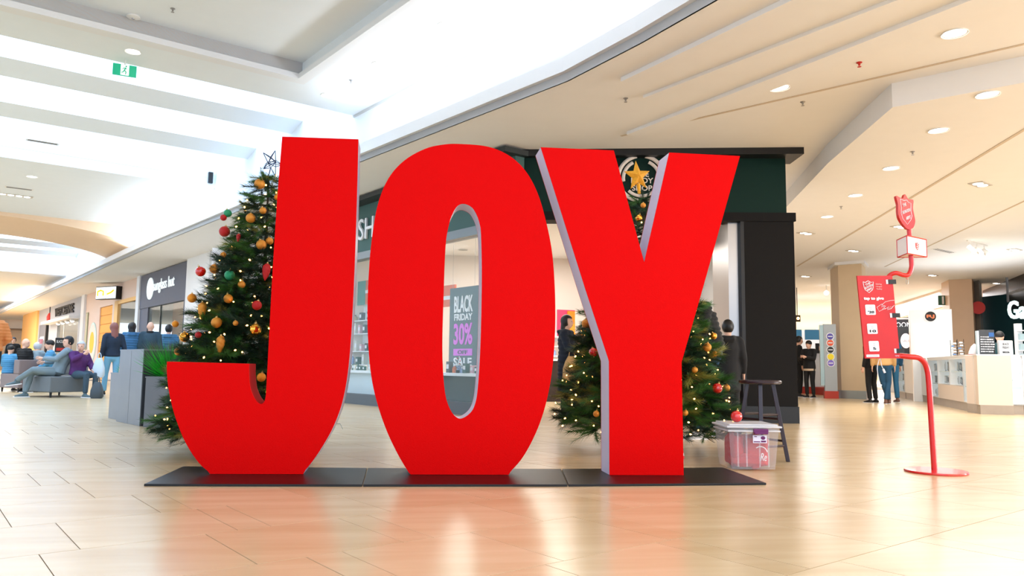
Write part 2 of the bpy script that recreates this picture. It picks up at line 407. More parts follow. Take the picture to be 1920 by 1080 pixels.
# peach shop with an orange doorway
P = paint['peach']
m = fspan(32.35, 43.1, 3.2, SOF); m.span((FACS, 36.3, 0), (FACS+.15, 36.9, 3.2)); m.span((FACS, 39.6, 0), (FACS+.15, 43.1, 3.2)); m.span((FACS, 32.35, 0), (FACS+.15, 36.3, .7))
struct('wall_peach', m, P, TH)
struct('door_1', MB().span((FACS+.08, 36.8, 0), (FACS+.18, 39.7, 3.2)), paint['orange'], TH)
m = MB()
for k in range(8): m.span((FACS+.05, 36.88, .4*k+.02), (FACS+.08, 39.62, .4*k+.385))
struct('wall_orange_boards', m, paint['orange'], TH, kind='structure')
wf = struct('window_4', MB().span((FACS-.03, 35.75, .7), (FACS+.1, 36.4, 3.3)).span((FACS-.02, 32.4, 3.15), (FACS+.1, 36.3, 3.3)), paint['orangel'], TH)
MB().span((FACS+.04, 32.5, .7), (FACS+.06, 35.7, 3.15)).build('pane', pane, wf)
struct('wall_window_back', MB().span((FACS+2.5, 32.5, 0), (FACS+2.6, 37, 3.6)), peach, TH)
# pale grey shop
m = fspan(43.9, 54.2, 2.9, SOF+.1); m.span((FACS, 43.9, 0), (FACS+.15, 45.0, 2.9)); m.span((FACS, 51.8, 0), (FACS+.15, 54.2, 2.9)); m.span((FACS, 45, 0), (FACS+.15, 51.8, .9))
struct('wall_pale_shop', m, paint['greyl'], TH)
struct('trim_14', MB().span((FACS-.5, 44.6, 2.9), (FACS+.05, 54.6, 3.05)), offw, TH)
brownwall = M('brown_interior', (120, 92, 64), .7, var=.15, vscale=1)
struct('wall_brown_interior', MB().span((FACS+1.6, 44, 0), (FACS+1.7, 55, 3.6)), brownwall, TH)
wf = struct('window_5', MB().span((FACS+.02, 45.0, .9), (FACS+.06, 45.15, 2.9)).span((FACS+.02, 49.5, .9), (FACS+.06, 49.65, 2.9)), offw, TH)
MB().span((FACS+.03, 45.1, .9), (FACS+.05, 51.8, 2.9)).build('pane', pane, wf)
struct('wall_panelled_shop', fspan(54.2, 59.8, 0, SOF+.1), paint['greyl'], TH)
struct('wall_orange_column', fspan(59.8, 67.5, 0, SOF+.3, .12), paint['orangel'], TH)
# cross wall closing the corridor far away
m = MB().span((-14, 76, 0), (12, 76.2, 8)); struct('wall_far', m, peach, TH)
struct('trim_15', MB().span((-14, 75.5, 3.2), (9, 76, 3.32)), M('bronze_trim', (150, 116, 86), .6), TH)
struct('wall_far_glow', MB().span((-14, 75.3, 4.2), (9, 75.95, 5.3)), white, TH)
for x0, x1 in ((2.2, 3.6), (4.6, 6.3)):
    struct('door_2', MB().span((x0, 75.8, 0), (x1, 75.99, 2.4)), M('pale_door', (244, 232, 226), .6), TH)

# --- body-care shop: side facade (corridor frame) and front (world frame)
FY0, FY1 = 11.42, 10.70                      # front line slants slightly towards the camera on its right
FX0, FX1 = 1.40, 5.66
def fy(x): return FY0+(FY1-FY0)*(x-FX0)/(FX1-FX0)
def fslab(x0, x1, z0, z1, y0=0, y1=.25):
    p = [Vector((x0, fy(x0)+y0, z0)), Vector((x1, fy(x1)+y0, z0)), Vector((x1, fy(x1)+y1, z0)), Vector((x0, fy(x0)+y1, z0))]
    return MB().prism(p, (0, 0, z1-z0))
tc = 8.9                                       # where the side facade meets the front
sg = M('grey_metal_frame', (124, 130, 132), .35, metal=.3)
struct('wall_side_fascia', MB().span((FACS-.02, tc, 2.98), (FACS+.15, 17.3, 3.92)), paint['green_glare'], TH)  # green fascia with the glare on it put into its lighter colour
struct('trim_16', MB().span((FACS-.30, tc-.1, 3.92), (FACS+.15, 17.3, 4.0)), M('dark_lip', (34, 40, 40), .5), TH)
struct('trim_17', MB().span((FACS-.05, tc, 2.84), (FACS+.15, 17.3, 2.98)), sg, TH)
struct('baseboard_side', MB().span((FACS-.03, tc, 0), (FACS+.12, 17.3, .20)), M('grey_base', (92, 98, 102), .5), TH)
wf = struct('window_6', MB().span((FACS, 17.2, .2), (FACS+.08, 17.3, 2.84)).span((FACS, tc, .2), (FACS+.1, tc+.08, 2.84)), sg, TH)
MB().span((FACS+.03, tc+.05, .2), (FACS+.05, 17.2, 2.84)).build('pane', pane, wf)
# front
struct('wall_front_fascia', fslab(FX0+.02, FX1-.10, 3.10, 3.93), green)
struct('trim_18', MB().prism([Vector((FX0-.25, fy(FX0)-.05, 3.93)), Vector((FX1+.04, fy(FX1)-.28, 3.93)), Vector((FX1+.12, fy(FX1)+.3, 3.93)), Vector((FX0-.1, fy(FX0)+.3, 3.93))], (0, 0, .10)), black)
struct('trim_19', fslab(FX0+.05, FX1+.02, 2.97, 3.10, -.03, .3), charcoal)
struct('wall_front_column', fslab(4.90, FX1, 0, 2.97, 0, .8), charcoal)
struct('baseboard_column', fslab(4.89, FX1+.01, 0, .24, -.012, .81), black)
struct('trim_20', fslab(4.74, 4.90, .58, 2.97, .1, .7), steel)
struct('trim_21', fslab(4.88, 4.93, .0, 2.97, -.01, .1), black)
shopw = M('shop_white', (240, 238, 236), .6)
# bricks under the steel jamb
brickb = struct('wall_brick_base', fslab(4.60, 4.89, 0, .56, .12, .7), M('brick_mortar', (60, 44, 38), .9))
brickm = M('brick_brown', (78, 44, 34), .7, var=.3, vscale=9, bump=.3, bscale=80)
for r in range(8):
    for c in range(2):
        x0 = 4.605+c*.142-(.07 if r % 2 else 0); x1 = min(x0+.136, 4.885); x0 = max(x0, 4.605)
        fslab(x0, x1, r*.07+.005, r*.07+.062, .095, .125).build('brick', brickm, brickb)
# interior
struct('ceiling_shop', MB().prism([Vector((FX0+.15, 11.75, 3.4)), Vector((5.6, 11.1, 3.4)), Vector((5.6, 24, 3.4)), ST(7.3, 19.5, 3.4), ST(7.3, 9.2, 3.4)], (0, 0, .1)), shopw)
struct('wall_shop_back', MB().span((-4.5, 18.4, 0), (4.75, 18.6, 3.4)), M('shop_beige', (226, 214, 204), .6))
struct('wall_shop_right', MB().span((5.5, 11.9, 0), (5.62, 26, 3.5)), shopw)
struct('wall_shop_far', MB().span((1.5, 24, 0), (5.6, 24.2, 3.5)), shopw)
struct('wall_shop_left', MB().span((FACS+.15, 17.3, 0), (FACS+3.5, 17.5, 4.0)), shopw, TH)
struct('trim_22', MB().prism([Vector((4.1, 12.2, 2.85)), Vector((4.8, 12.2, 2.85)), Vector((5.0, 18.4, 2.85)), Vector((4.5, 18.4, 2.85))], (0, 0, .55)), M('soffit_grey', (206, 202, 200), .6))
struct('wall_shop_pier', MB().span((4.72, 14.2, 0), (5.28, 14.7, 3.0)), M('pier_grey', (178, 170, 166), .6))
struct('trim_23', MB().prism([ST(7.2, 9.0, 2.62), ST(9.4, 9.0, 2.62), ST(9.4, 14.8, 2.62), ST(7.2, 14.8, 2.62)], (0, 0, .12)), M('soffit_grey', (206, 202, 200), .6)) if False else None

# --- right side of the concourse
def colbox(name, label, x0, x1, Y, zt, xs=None, rot=0):
    pass
# first stone column: grey side face and tan front
cA, cB, cCc = zp(1563, 744), zp(1577, 748), zp(1622, 748)
def vwall(pts, z0, z1, th=.0):
    return MB().prism([Vector((p[0], p[1], z0)) for p in pts], (0, 0, z1-z0))
c1 = [(12.05, 19.75), (12.72, 19.62), (12.86, 20.36), (11.98, 20.55)]
c1 = [tuple(dp(1577, 700, 23.2)[:2]), tuple(dp(1622, 700, 23.0)[:2]), tuple(dp(1629, 700, 23.9)[:2]), tuple(dp(1562, 700, 24.2)[:2])]
struct('wall_stone_column', vwall(c1, .22, LOWC-.08), stone)
struct('baseboard_stone_column', vwall([tuple(Vector(c1[i])+(Vector(c1[i])-Vector(c1[(i+2) % 4])).normalized()*.03) for i in range(4)], 0, .22), M('steel_base', (150, 158, 160), .3, metal=.5))
struct('trim_24', vwall([tuple(Vector(c1[i])+(Vector(c1[i])-Vector(c1[(i+2) % 4])).normalized()*.12) for i in range(4)], LOWC-.08, LOWC), offw)
c2 = [dp(1770, 650, 30.0), dp(1784, 650, 28.9), dp(1828, 650, 28.9), dp(1833, 650, 30.2)]
struct('wall_stone_column', vwall(c2, 0, LOWC), M('tan_stone_warm', (226, 192, 160), .5, var=.06, vscale=2.5))
c3 = [dp(1826, 650, 30.0), dp(1841, 650, 29.4), dp(1846, 650, 30.6), dp(1830, 650, 30.8)]
struct('wall_grey_pilaster', vwall(c3, 0, LOWC), greystone)
# electronics shop: black fascia, teal back wall
teal = M('teal_wall', (10, 62, 72), .6)
gA, gB = zp(1842, 545, LOWC), zp(1920, 513, LOWC); gd = (gB-gA).normalized(); gE = gB+gd*9; gn = Vector((-gd.y, gd.x, 0)); gn = gn if gn.x > 0 else -gn
struct('wall_black_fascia', MB().prism([Vector((p.x, p.y, 2.78)) for p in (gA, gE, gE+gn*.3, gA+gn*.3)], (0, 0, LOWC-2.78)), black)
gAi = gA+gn*3.2
struct('wall_teal_back', MB().prism([Vector((p.x, p.y, 0)) for p in (dp(1838, 650, 30.8), dp(2080, 650, 27.5), dp(2080, 650, 27.9), dp(1838, 650, 31.2))], (0, 0, 3.3)), teal)
struct('ceiling_black_shop', MB().prism([Vector((p.x, p.y, 3.25)) for p in (gA, gE, gE+gn*6, gA+gn*6)], (0, 0, .1)), warmwhite)
# washrooms corner: dark wall, red walls
struct('wall_red_far', MB().prism([dp(1700, 610, 37.5)*1, dp(1775, 610, 33.5), dp(1775, 610, 33.9), dp(1700, 610, 37.9)], (0, 0, 0.01)) if False else vwall([dp(1702, 650, 38), dp(1776, 650, 33), dp(1776, 650, 33.4), dp(1702, 650, 38.4)], 0, 3.1), M('brick_red_wall', (176, 52, 30), .7, var=.1))
struct('wall_bulkhead', vwall([dp(1640, 650, 43), dp(1776, 650, 31.8), dp(1776, 650, 32.2), dp(1640, 650, 43.4)], 3.1, LOWC), M('bulkhead_cream', (226, 206, 184), .6))
struct('wall_dark_corner', vwall([dp(1664, 650, 36.6), dp(1714, 650, 35.2), dp(1714, 650, 35.5), dp(1664, 650, 36.9)], 0, 2.95), M('dark_wall', (30, 32, 34), .6))
struct('wall_red_jamb', vwall([dp(1711, 650, 35.0), dp(1717, 650, 34.7), dp(1717, 650, 35.2), dp(1711, 650, 35.4)], 0, 2.6), M('jamb_red', (196, 66, 36), .6))
# far end of the concourse
struct('wall_concourse_end', MB().span((10, 60, 0), (60, 60.3, 4.2)), peach)
struct('wall_white_shop', vwall([dp(1480, 650, 34), dp(1556, 650, 33), dp(1556, 650, 33.4), dp(1480, 650, 34.4)], 0, 2.35), M('pale_blue_white', (232, 238, 246), .5))
struct('baseboard_red', vwall([dp(1525, 700, 26.2), dp(1557, 700, 25.3), dp(1564, 700, 25.3), dp(1564, 700, 25.8), dp(1525, 700, 26.6)], 0, .22), M('red_plinth', (190, 60, 44), .5))

# ================================================================== MATS AND LETTERS
MT = .016
LA, LB = zp(481, 889, MT), zp(1212, 891, MT)
LD = (LB-LA).normalized(); LNORM = Vector((LD.y, -LD.x, 0))          # front plane of the letters
def lp(x, y): return pp(x, y, LA, LNORM)
mats_px = [((270, 907), (679, 908), (688, 877), (343, 874)), ((681, 908), (1064, 908), (1052, 879), (690, 877)), ((1066, 908), (1437, 905), (1356, 876), (1054, 879))]
mat_lab = ['black rubber mat under the letter J, leftmost of the three', 'black rubber mat under the letter O, middle of the three', 'black rubber mat under the letter Y, beside the clear box']
for i, (q, lb) in enumerate(zip(mats_px, mat_lab)):
    p = [zp(x, y, MT) for x, y in q]
    p[2] = p[1]+(p[2]-p[1]); base = [Vector((v.x, v.y, 0)) for v in p]
    tagit(MB().prism(base, (0, 0, MT-.001)).build('floor_mat', rubber, None, bevel=.003), lb, 'mat', 'black mats under the letters')
    if i < 2:
        pass
J = [(529, 256, 'c'), (672, 261, 'c'), (669, 380), (665, 500), (659, 620), (652, 700), (641, 757), (625, 800), (604, 838), (585, 866), (566, 889, 'c'), (397, 889, 'c'),
     (372, 867), (347, 828), (328, 780), (317, 735), (313, 700), (313, 678, 'c'), (467, 682, 'c'), (467, 705), (470, 729), (478, 748), (487, 757), (494, 755), (498, 744), (500, 715), (504, 640), (511, 510), (520, 370)]
O1 = [(864, 270), (832, 271), (797, 279), (758, 301), (728, 335), (708, 385), (697, 450), (691, 520), (689, 600), (693, 680), (703, 740), (722, 800), (745, 850), (770, 892, 'c'),
      (950, 891, 'c'), (977, 862), (1001, 820), (1020, 770), (1033, 710), (1040, 640), (1041, 560), (1036, 480), (1025, 420), (1008, 362), (985, 320), (955, 292), (915, 275)]
O2 = [(870, 382), (884, 388), (893, 401), (899, 418), (902, 441), (903.5, 523), (901, 645), (896, 727), (890, 760), (880, 776), (864, 785), (852, 779), (842, 763), (835, 739), (831, 700), (829.5, 645), (831.5, 564), (835.5, 462), (842, 421), (849, 400), (858, 386)]
Y = [(1014, 276, 'c'), (1151, 282, 'c'), (1208, 492, 'c'), (1255, 286, 'c'), (1387.5, 292.5, 'c'), (1318, 540, 'c'), (1278, 679, 'c'), (1282, 891, 'c'), (1143, 891, 'c'), (1142, 677, 'c'), (1097, 540, 'c')]
DEP = Vector((0, .245, 0))
def letter(name, label, outer, holes, redrange=None):
    c = lp((outer[0][0]+outer[2][0])/2, 889); t = thing(name, label, 'letter', (c.x, c.y+.12, MT), group='giant red letters')
    o3 = Vector(t.location)
    loops = [[lp(x, y)-o3 for x, y in catmull(l)] for l in [outer]+holes]
    zmin = min(p.z for p in loops[0])
    for l in loops:
        for p in l:
            if p.z < zmin+.02: p.z = .0005
    def face(off):
        bm = bmesh.new(); ed = []
        for l in loops:
            bv = [bm.verts.new(p+off) for p in l]; ed += [bm.edges.new((bv[i], bv[(i+1) % len(bv)])) for i in range(len(bv))]
        bmesh.ops.triangle_fill(bm, use_beauty=True, edges=ed); bm.verts.index_update()
        r = ([v.co.copy() for v in bm.verts], [tuple(v.index for v in f.verts) for f in bm.faces]); bm.free(); return r
    # front panel 6 mm thick, side band, back panel
    for nm, off, mt in (('front_panel', Vector((0, 0, 0)), red), ('back_panel', DEP-Vector((0, .008, 0)), red)):
        v, f = face(off); v2 = [p+Vector((0, .008, 0)) for p in v]; n = len(v)
        m = MB().add(v+v2, f+[tuple(n+i for i in reversed(q)) for q in f])
        k = 0
        for l in loops:
            L_ = len(l); m.f += [(k+i, k+(i+1) % L_, n+k+(i+1) % L_, n+k+i) for i in range(L_)]; m.mi += [0]*L_; k += L_
        o = m.build(nm, mt, t, smooth=True)
    m = MB()
    for l in loops:
        L_ = len(l); cen = sum(l, Vector())/L_
        for i in range(L_):
            a, b = l[i], l[(i+1) % L_]; e = Vector((0, .0082, 0)); s = DEP-Vector((0, .0082, 0))
            mid = (a+b)/2+o3; x_, y_ = mid.dot(Vector((1, 0, 0))), mid.z
            m.cur = 1 if redrange and redrange(mid) else 0
            m.add([a+e, b+e, b+s, a+s], [(0, 1, 2, 3)])
    m.build('side_band', [lilac, redside], t, smooth=True)
    return t
jx0, jx1 = lp(330, 700).x, lp(498, 700).x; jz = lp(400, 690).z
letter('giant_letter_j', 'giant red letter J, leftmost of the three on the mats', J, [], lambda p: p.z > lp(490, 762).z and p.z < jz+.06 and jx0-.05 < p.x < lp(490, 757).x+.02)
letter('giant_letter_o', 'giant red letter O with a narrow tall opening, in the middle', O1, [O2])
letter('giant_letter_y', 'giant red letter Y, rightmost, with pale lilac sides', Y, [])

# ================================================================== CHRISTMAS TREES
needle = [M('needle_dark', (22, 54, 32), .6), M('needle_green', (58, 108, 38), .55), M('needle_bulb_glow', (146, 146, 60), .55)]  # last tone puts the yellow light of the bulbs into the needle colour
twig = M('twig_brown', (62, 44, 28), .8)
def sprig_template(n, L, nl, w, seed):
    r = np.random.default_rng(seed); V = []; F = []
    for k in range(n):
        u = (k+.5)/n; az = k*2.399+r.uniform(-.3, .3); sp = r.uniform(.5, .95)*(1-.35*u)
        b = np.array([u*L, 0, 0]); d = np.array([cos(sp), sin(sp)*cos(az), sin(sp)*sin(az)]); side = np.cross(d, [0.3, .5, .8]); side /= np.linalg.norm(side)
        l = nl*r.uniform(.75, 1.15); i = len(V); V += [b-side*w/2, b+side*w/2, b+d*l]; F.append((i, i+1, i+2))
    i = len(V); V += [np.array([0, -.003, 0]), np.array([0, .003, 0]), np.array([L*1.02, 0, 0])]; F.append((i, i+1, i+2))
    return np.array(V), np.array(F)
def mesh_np(name, V, F, mi, mats):
    me = bpy.data.meshes.new(name); me.vertices.add(len(V)); me.vertices.foreach_set('co', V.astype(np.float32).ravel())
    me.loops.add(F.size); me.loops.foreach_set('vertex_index', F.astype(np.int32).ravel())
    me.polygons.add(len(F)); me.polygons.foreach_set('loop_start', np.arange(0, F.size, 3, dtype=np.int32)); me.polygons.foreach_set('loop_total', np.full(len(F), 3, dtype=np.int32))
    for m in mats: me.materials.append(m)
    me.polygons.foreach_set('material_index', mi.astype(np.int32)); me.update(calc_edges=True); me.validate(); return me
TPL = [sprig_template(84, .20, .082, .0042, s) for s in range(4)]
def scatter(name, mats, parent, items, tpl=TPL):
    """items: (origin, dir, scale, matindex) -> one mesh"""
    Vs = []; Fs = []; Ms = []; b = 0
    for o, d, sc, mi in items:
        V, F = tpl[int(rng.integers(len(tpl)))]
        d = np.array(d, float); d /= np.linalg.norm(d); up = np.array([0, 0, 1.]) if abs(d[2]) < .95 else np.array([1., 0, 0])
        s = np.cross(up, d); s /= np.linalg.norm(s); u = np.cross(d, s); q = rng.uniform(0, 2*pi)
        s2 = s*cos(q)+u*sin(q); u2 = np.cross(d, s2)
        Vs.append((V@np.array([d, s2, u2]))*sc+np.array(o)); Fs.append(F+b); b += len(V); Ms.append(np.full(len(F), mi))
    o = bpy.data.objects.new(name, mesh_np(name, np.concatenate(Vs), np.concatenate(Fs), np.concatenate(Ms), mats)); COL.objects.link(o)
    o.parent = parent; o['kind'] = 'stuff'; return o

def make_tree(label, loc, H, R, z0, seed, group, squash=0, scale=1.0, dens=1.0):
    """cone of branches; R(z) radius"""
    global rng
    rng = np.random.default_rng(seed)
    t = thing('christmas_tree', label, 'christmas tree', (loc[0], loc[1], 0), 0, group)
    MB().tube([(0, 0, .02), (0, 0, H*.5), (0, 0, H-.05)], [.035, .025, .006], 10).build('trunk', twig, t, True)
    st = MB()
    for k in range(4):
        a = k*PI/2+.4; st.tube([(0, 0, .14), (.22*cos(a), .22*sin(a), .05), (.34*cos(a), .34*sin(a), .012)], .012, 6)
    st.build('tree_stand', M('stand_green_metal', (24, 60, 36), .4, metal=.3), t, True)
    items = []; br = MB(); z = z0
    while z < H-.08:
        r = R(z); n = max(5, int(2*pi*r/.24*dens)+3); a0 = rng.uniform(0, 6.28)
        for k in range(n):
            a = a0+2*pi*k/n+rng.uniform(-.18, .18); rr = r*rng.uniform(.78, 1.07)*(1-squash*max(0, cos(a+.2))); droop = rng.uniform(-.32, .02)*min(1, r)
            d = np.array([cos(a), sin(a), 0]); tip = d*rr+np.array([0, 0, z+droop*rr*.5]); st_ = np.array([0, 0, z+.12*rr+.02]); dirv = (tip-st_)
            if rr > .2: br.tube([st_, st_+dirv*.6+np.array([0, 0, .02]), tip], [.006, .004, .002], 4, False)
            mi = rng.choice(3, p=[.56, .31, .13]); nd = dirv/np.linalg.norm(dirv); sd = np.cross(nd, [0, 0, 1.]); sd /= np.linalg.norm(sd)
            sc = scale*rng.uniform(.8, 1.1)*(1 if r > .35 else .75)
            items.append((tip-nd*.16*sc, nd+np.array([0, 0, rng.uniform(.0, .5)]), sc, mi))
            fr = [.86, .7, .54, .38] if rr > .45 else ([.75, .5] if rr > .2 else [.5])
            for f_ in fr:
                for sg_ in (-1, 1):
                    q = st_+dirv*f_; dd = nd*rng.uniform(.6, 1)+sd*sg_*rng.uniform(.55, 1)+np.array([0, 0, rng.uniform(-.45, .65)])
                    items.append((q, dd, sc*rng.uniform(.8, 1.05), mi if rng.random() < .7 else rng.choice(2)))
        z += .088
    for k in range(7): items.append((np.array([0, 0, H-.24+.02*k]), np.array([rng.uniform(-.5, .5), rng.uniform(-.5, .5), 1]), .7, 0))
    scatter('foliage', needle, t, items)
    o = br.build('branches', twig, t); o['kind'] = 'stuff'
    return t
TL = Vector((-2.12, 7.22, 0)); TR = Vector((1.98, 7.25, 0))
TLc = yp(492, 600, 7.22); TL.x = TLc.x
TRc = yp(1208, 600, 7.25); TR.x = TRc.x
def RL(z): return max(.08, .90*(1-(z-.15)/2.62)**.92) if z < 2.7 else .04
def RR(z): return max(.17 if z < 2.36 else .06, .94*(1-(z-.15)/2.42)**.85) if z < 2.5 else .04
make_tree('tall green christmas tree with gold baubles, behind the letter J', TL, 2.54, RL, .24, 3, 'decorated christmas trees', squash=.5, dens=1.3)
make_tree('green christmas tree with a gold star on top, behind the letter Y', TR, 2.50, RR, .28, 5, 'decorated christmas trees', dens=1.25)

def on_tree(px, py, C_, Rf, k=1.0):
    d = ray(px, py)
    best = None; T0 = (C_.y-1.4)/d.y
    for i in range(400):
        T = T0+i*.007/d.y; p = cC+d*T; h = hypot(p.x-C_.x, p.y-C_.y)
        if h < max(.05, Rf(p.z)*k): return p
        if best is None or h < best[0]: best = (h, p)
    return best[1]
def light_string(label, C_, Rf, n, seed, z1):
    r = random.Random(seed); t = thing('light_string', label, 'string lights', (C_.x, C_.y, 0), 0, 'warm light strings on the trees')
    bulb = MB().ball((0, 0, 0), (.0065, .0065, .010), 8, 6).mesh('bulb', glow, 'all'); pts = []
    for i in range(n):
        u = (i+.5)/n; z = .2+(z1-.2)*(1-sqrt(1-u))*1.0; a = i*2.399963+r.uniform(-.3, .3); q = Rf(z)*r.uniform(.82, 1.04)*(1-(.5 if C_ is TL else 0)*max(0, cos(a+.2)))
        pts.append(Vector((q*cos(a), q*sin(a), z+r.uniform(-.04, .04))))
    for p in pts:
        o = bpy.data.objects.new('bulb', bulb); COL.objects.link(o); o.parent = t; o.location = p; o.rotation_euler = (r.uniform(0, 3), r.uniform(0, 3), 0)
    w = MB(); m = 340
    path = [Vector((Rf(.2+(z1-.2)*(i/m))*.84*cos(i*.33), Rf(.2+(z1-.2)*(i/m))*.84*sin(i*.33), .2+(z1-.2)*(i/m)+.02*sin(i*1.7))) for i in range(m)]
    w.tube(path, .0022, 4); w.build('cable', M('green_cable', (18, 50, 28), .5), t)
light_string('string of small warm lights wound through the left tree', TL, RL, 250, 1, 2.6)
light_string('string of small warm lights wound through the tree behind the Y', TR, RR, 230, 2, 2.35)

def bauble(kind, p, r, label, group, smooth='all'):
    mt = dict(gold=gold, shine=goldshine, matte=goldmatte, red=redball, rglit=redglit, green=greenball)[kind.split('_')[0]]
    t = thing('bauble', label, 'bauble', p, (random.uniform(-.3, .3), random.uniform(-.3, .3), random.uniform(0, 6)), group)
    m = MB()
    if kind.endswith('seg'):
        n, k = 32, 12; vs = []
        for i in range(k+1):
            a = PI*i/k
            for j in range(n):
                q = 2*PI*j/n; rr = r*(1-.07*abs(cos(4*q)))
                vs.append((rr*sin(a)*cos(q), rr*sin(a)*sin(q), -r*cos(a)))
        m.add(vs, [(i*n+j, i*n+(j+1) % n, (i+1)*n+(j+1) % n, (i+1)*n+j) for i in range(k) for j in range(n)])
    else: m.ball((0, 0, 0), r, 24, 16)
    m.build('ball', mt, t, 'all')
    MB().lathe([(r*.22, r*.96), (r*.22, r*1.14), (r*.1, r*1.18)], 12).build('cap', cap, t, True)
    lp_ = [Vector((r*.13*cos(a), 0, r*1.28+r*.14*sin(a))) for a in [2*PI*i/12 for i in range(13)]]
    MB().tube(lp_, r*.025, 5).build('hook', cap, t)
    return t
def pinecone(p, w, h, mt, label, group):
    t = thing('pinecone_ornament', label, 'ornament', p, (random.uniform(-.1, .1), random.uniform(-.12, .12), 0), group)
    n, k = 24, 28; vs = []
    for i in range(k+1):
        u = i/k; r = w*(sin(PI*min(u*1.35, 1)**.8*.5) if u < .74 else cos((u-.74)/.26*PI/2)**.7)*(1 if u < 1 else .05)
        for j in range(n):
            q = 2*PI*j/n; rr = r*(1+.13*abs(sin(u*15+q*1.5))*1)*(.92); vs.append((rr*cos(q), rr*sin(q), -h+2*h*u))
    m = MB().add(vs, [(i*n+j, i*n+(j+1) % n, (i+1)*n+(j+1) % n, (i+1)*n+j) for i in range(k) for j in range(n)]+[tuple(range(n)), tuple(k*n+j for j in reversed(range(n)))])
    m.build('cone_body', mt, t, True)
    MB().lathe([(w*.2, h*.97), (w*.2, h*1.08), (w*.06, h*1.14)], 10).build('cap', cap, t, True)
    return t
PX = 1450.0
GL, GR = 'ornaments on the left tree', 'ornaments on the tree behind the Y'
orn_l = [('matte_seg', 487, 345, 10, 'large ridged gold bauble highest on the left tree, below the wire star'),
 ('matte', 493, 395, 6.5, 'small gold bauble high on the left tree, close to the J'),
 ('matte', 470, 409, 9, 'gold bauble in the upper left tree, right of the green one'),
 ('green', 427, 400, 7.5, 'small green glitter bauble at the upper left edge of the left tree'),
 ('rglit', 419, 408, 6, 'dull red bauble just behind the upper green bauble'),
 ('rglit', 421, 434, 10, 'red bauble with a gold front at the left edge, below the green bauble'),
 ('matte', 421.5, 433, 6.6, 'small gold bauble hanging in front of a red one'),
 ('matte', 490, 459, 9.5, 'gold bauble above the red pinecone ornament'),
 ('matte', 505.5, 452, 7, 'gold bauble half tucked behind the J, above the red pinecone'),
 ('matte', 418.6, 478, 5.5, 'small gold bauble midway down the left side of the left tree'),
 ('gold', 520, 370, 6, 'gold bauble touching the upper stem of the J'),
 ('red', 376, 509, 9.5, 'shiny red bauble sticking out on the far left of the left tree'),
 ('gold', 402, 504, 9, 'gold bauble next to the protruding red bauble'),
 ('green', 430.6, 516, 9.5, 'larger green glitter bauble in the middle of the left tree'),
 ('matte', 453, 533.6, 7, 'gold bauble right below the larger green bauble'),
 ('gold', 360, 559, 8.5, 'gold glitter bauble at the left edge, above the upper gold pinecone'),
 ('matte', 428, 560, 8.5, 'gold bauble in the middle of the left tree, left of the red glitter one'),
 ('rglit', 481.7, 572.5, 9, 'red glitter bauble in the lower left tree, near the J'),
 ('matte', 406, 605, 10, 'large gold bauble above the lower gold pinecone'),
 ('gold', 328.7, 607.5, 6.3, 'small gold bauble on the outermost left branch beside the blue jacket'),
 ('shine', 346, 632, 9.5, 'mirrored gold bauble low on the left edge of the left tree'),
 ('shine_seg', 479, 617.5, 11, 'ridged copper gold bauble with a star pattern near the J'),
 ('matte', 441.7, 606, 5, 'tiny copper bauble between two larger ones on the left tree'),
 ('rglit', 371.7, 628, 6, 'small red gold bauble low on the left tree'),
 ('gold', 335, 659, 8, 'gold glitter bauble just above the hook of the J, far left'),
 ('gold', 490, 707.5, 8.5, 'gold bauble seen through the notch of the J')]
orn_r = [('shine', 1338, 630, 6.5, 'clear gold bauble high on the right side, behind the arm of the Y'),
 ('matte', 1326, 651, 8, 'gold bauble below the clear gold one, right of the Y'),
 ('matte', 1302.5, 693.6, 6, 'dim gold bauble deep in the tree right of the Y stem'),
 ('red', 1345, 728, 9.5, 'shiny red bauble on the right side of the tree'),
 ('matte', 1362, 727.5, 7, 'gold bauble touching the red bauble on the right side'),
 ('matte', 1285, 774, 5.5, 'gold bauble half hidden by the Y stem, low'),
 ('gold', 1340.6, 663.6, 5, 'small gold glitter bauble in the lit right branches'),
 ('red', 1112.6, 660.5, 8.5, 'red bauble left of the Y stem, by the child'),
 ('matte', 1118, 776, 6, 'dim gold bauble low on the left side of the Y stem'),
 ('shine_seg', 1198, 409, 7, 'ridged shiny gold bauble seen in the fork of the Y'),
 ('matte', 1206, 385, 5, 'small gold bauble just under the star in the fork of the Y')]
for kind, x, y, r, lb in orn_l:
    p = on_tree(x, y, TL, RL, 1.0); bauble(kind, p, r*(p-cC).dot(cF)/PX, lb, GL)
for kind, x, y, r, lb in orn_r:
    p = on_tree(x, y, TR, RR, 1.0); bauble(kind, p, r*(p-cC).dot(cF)/PX, lb, GR)
for x, y, w, h, mt, lb, C_, Rf, g_ in ((379, 583, 8, 17, goldmatte, 'gold pinecone ornament at the left edge of the left tree', TL, RL, GL), (413, 647, 8, 18, goldmatte, 'gold pinecone ornament low in the middle of the left tree', TL, RL, GL),
        (499, 510, 7.5, 17, redglit, 'red pinecone ornament beside the stem of the J', TL, RL, GL), (447, 446, 4, 8, redglit, 'small red drop ornament in the gap of the left tree', TL, RL, GL),
        (1098.7, 611, 8, 13, goldmatte, 'orange gold pinecone ornament left of the Y, above the child', TR, RR, GR)):
    p = on_tree(x, y, C_, Rf, 1.0); k = (p-cC).dot(cF)/PX; pinecone(p, w*k, h*k, mt, lb, g_)
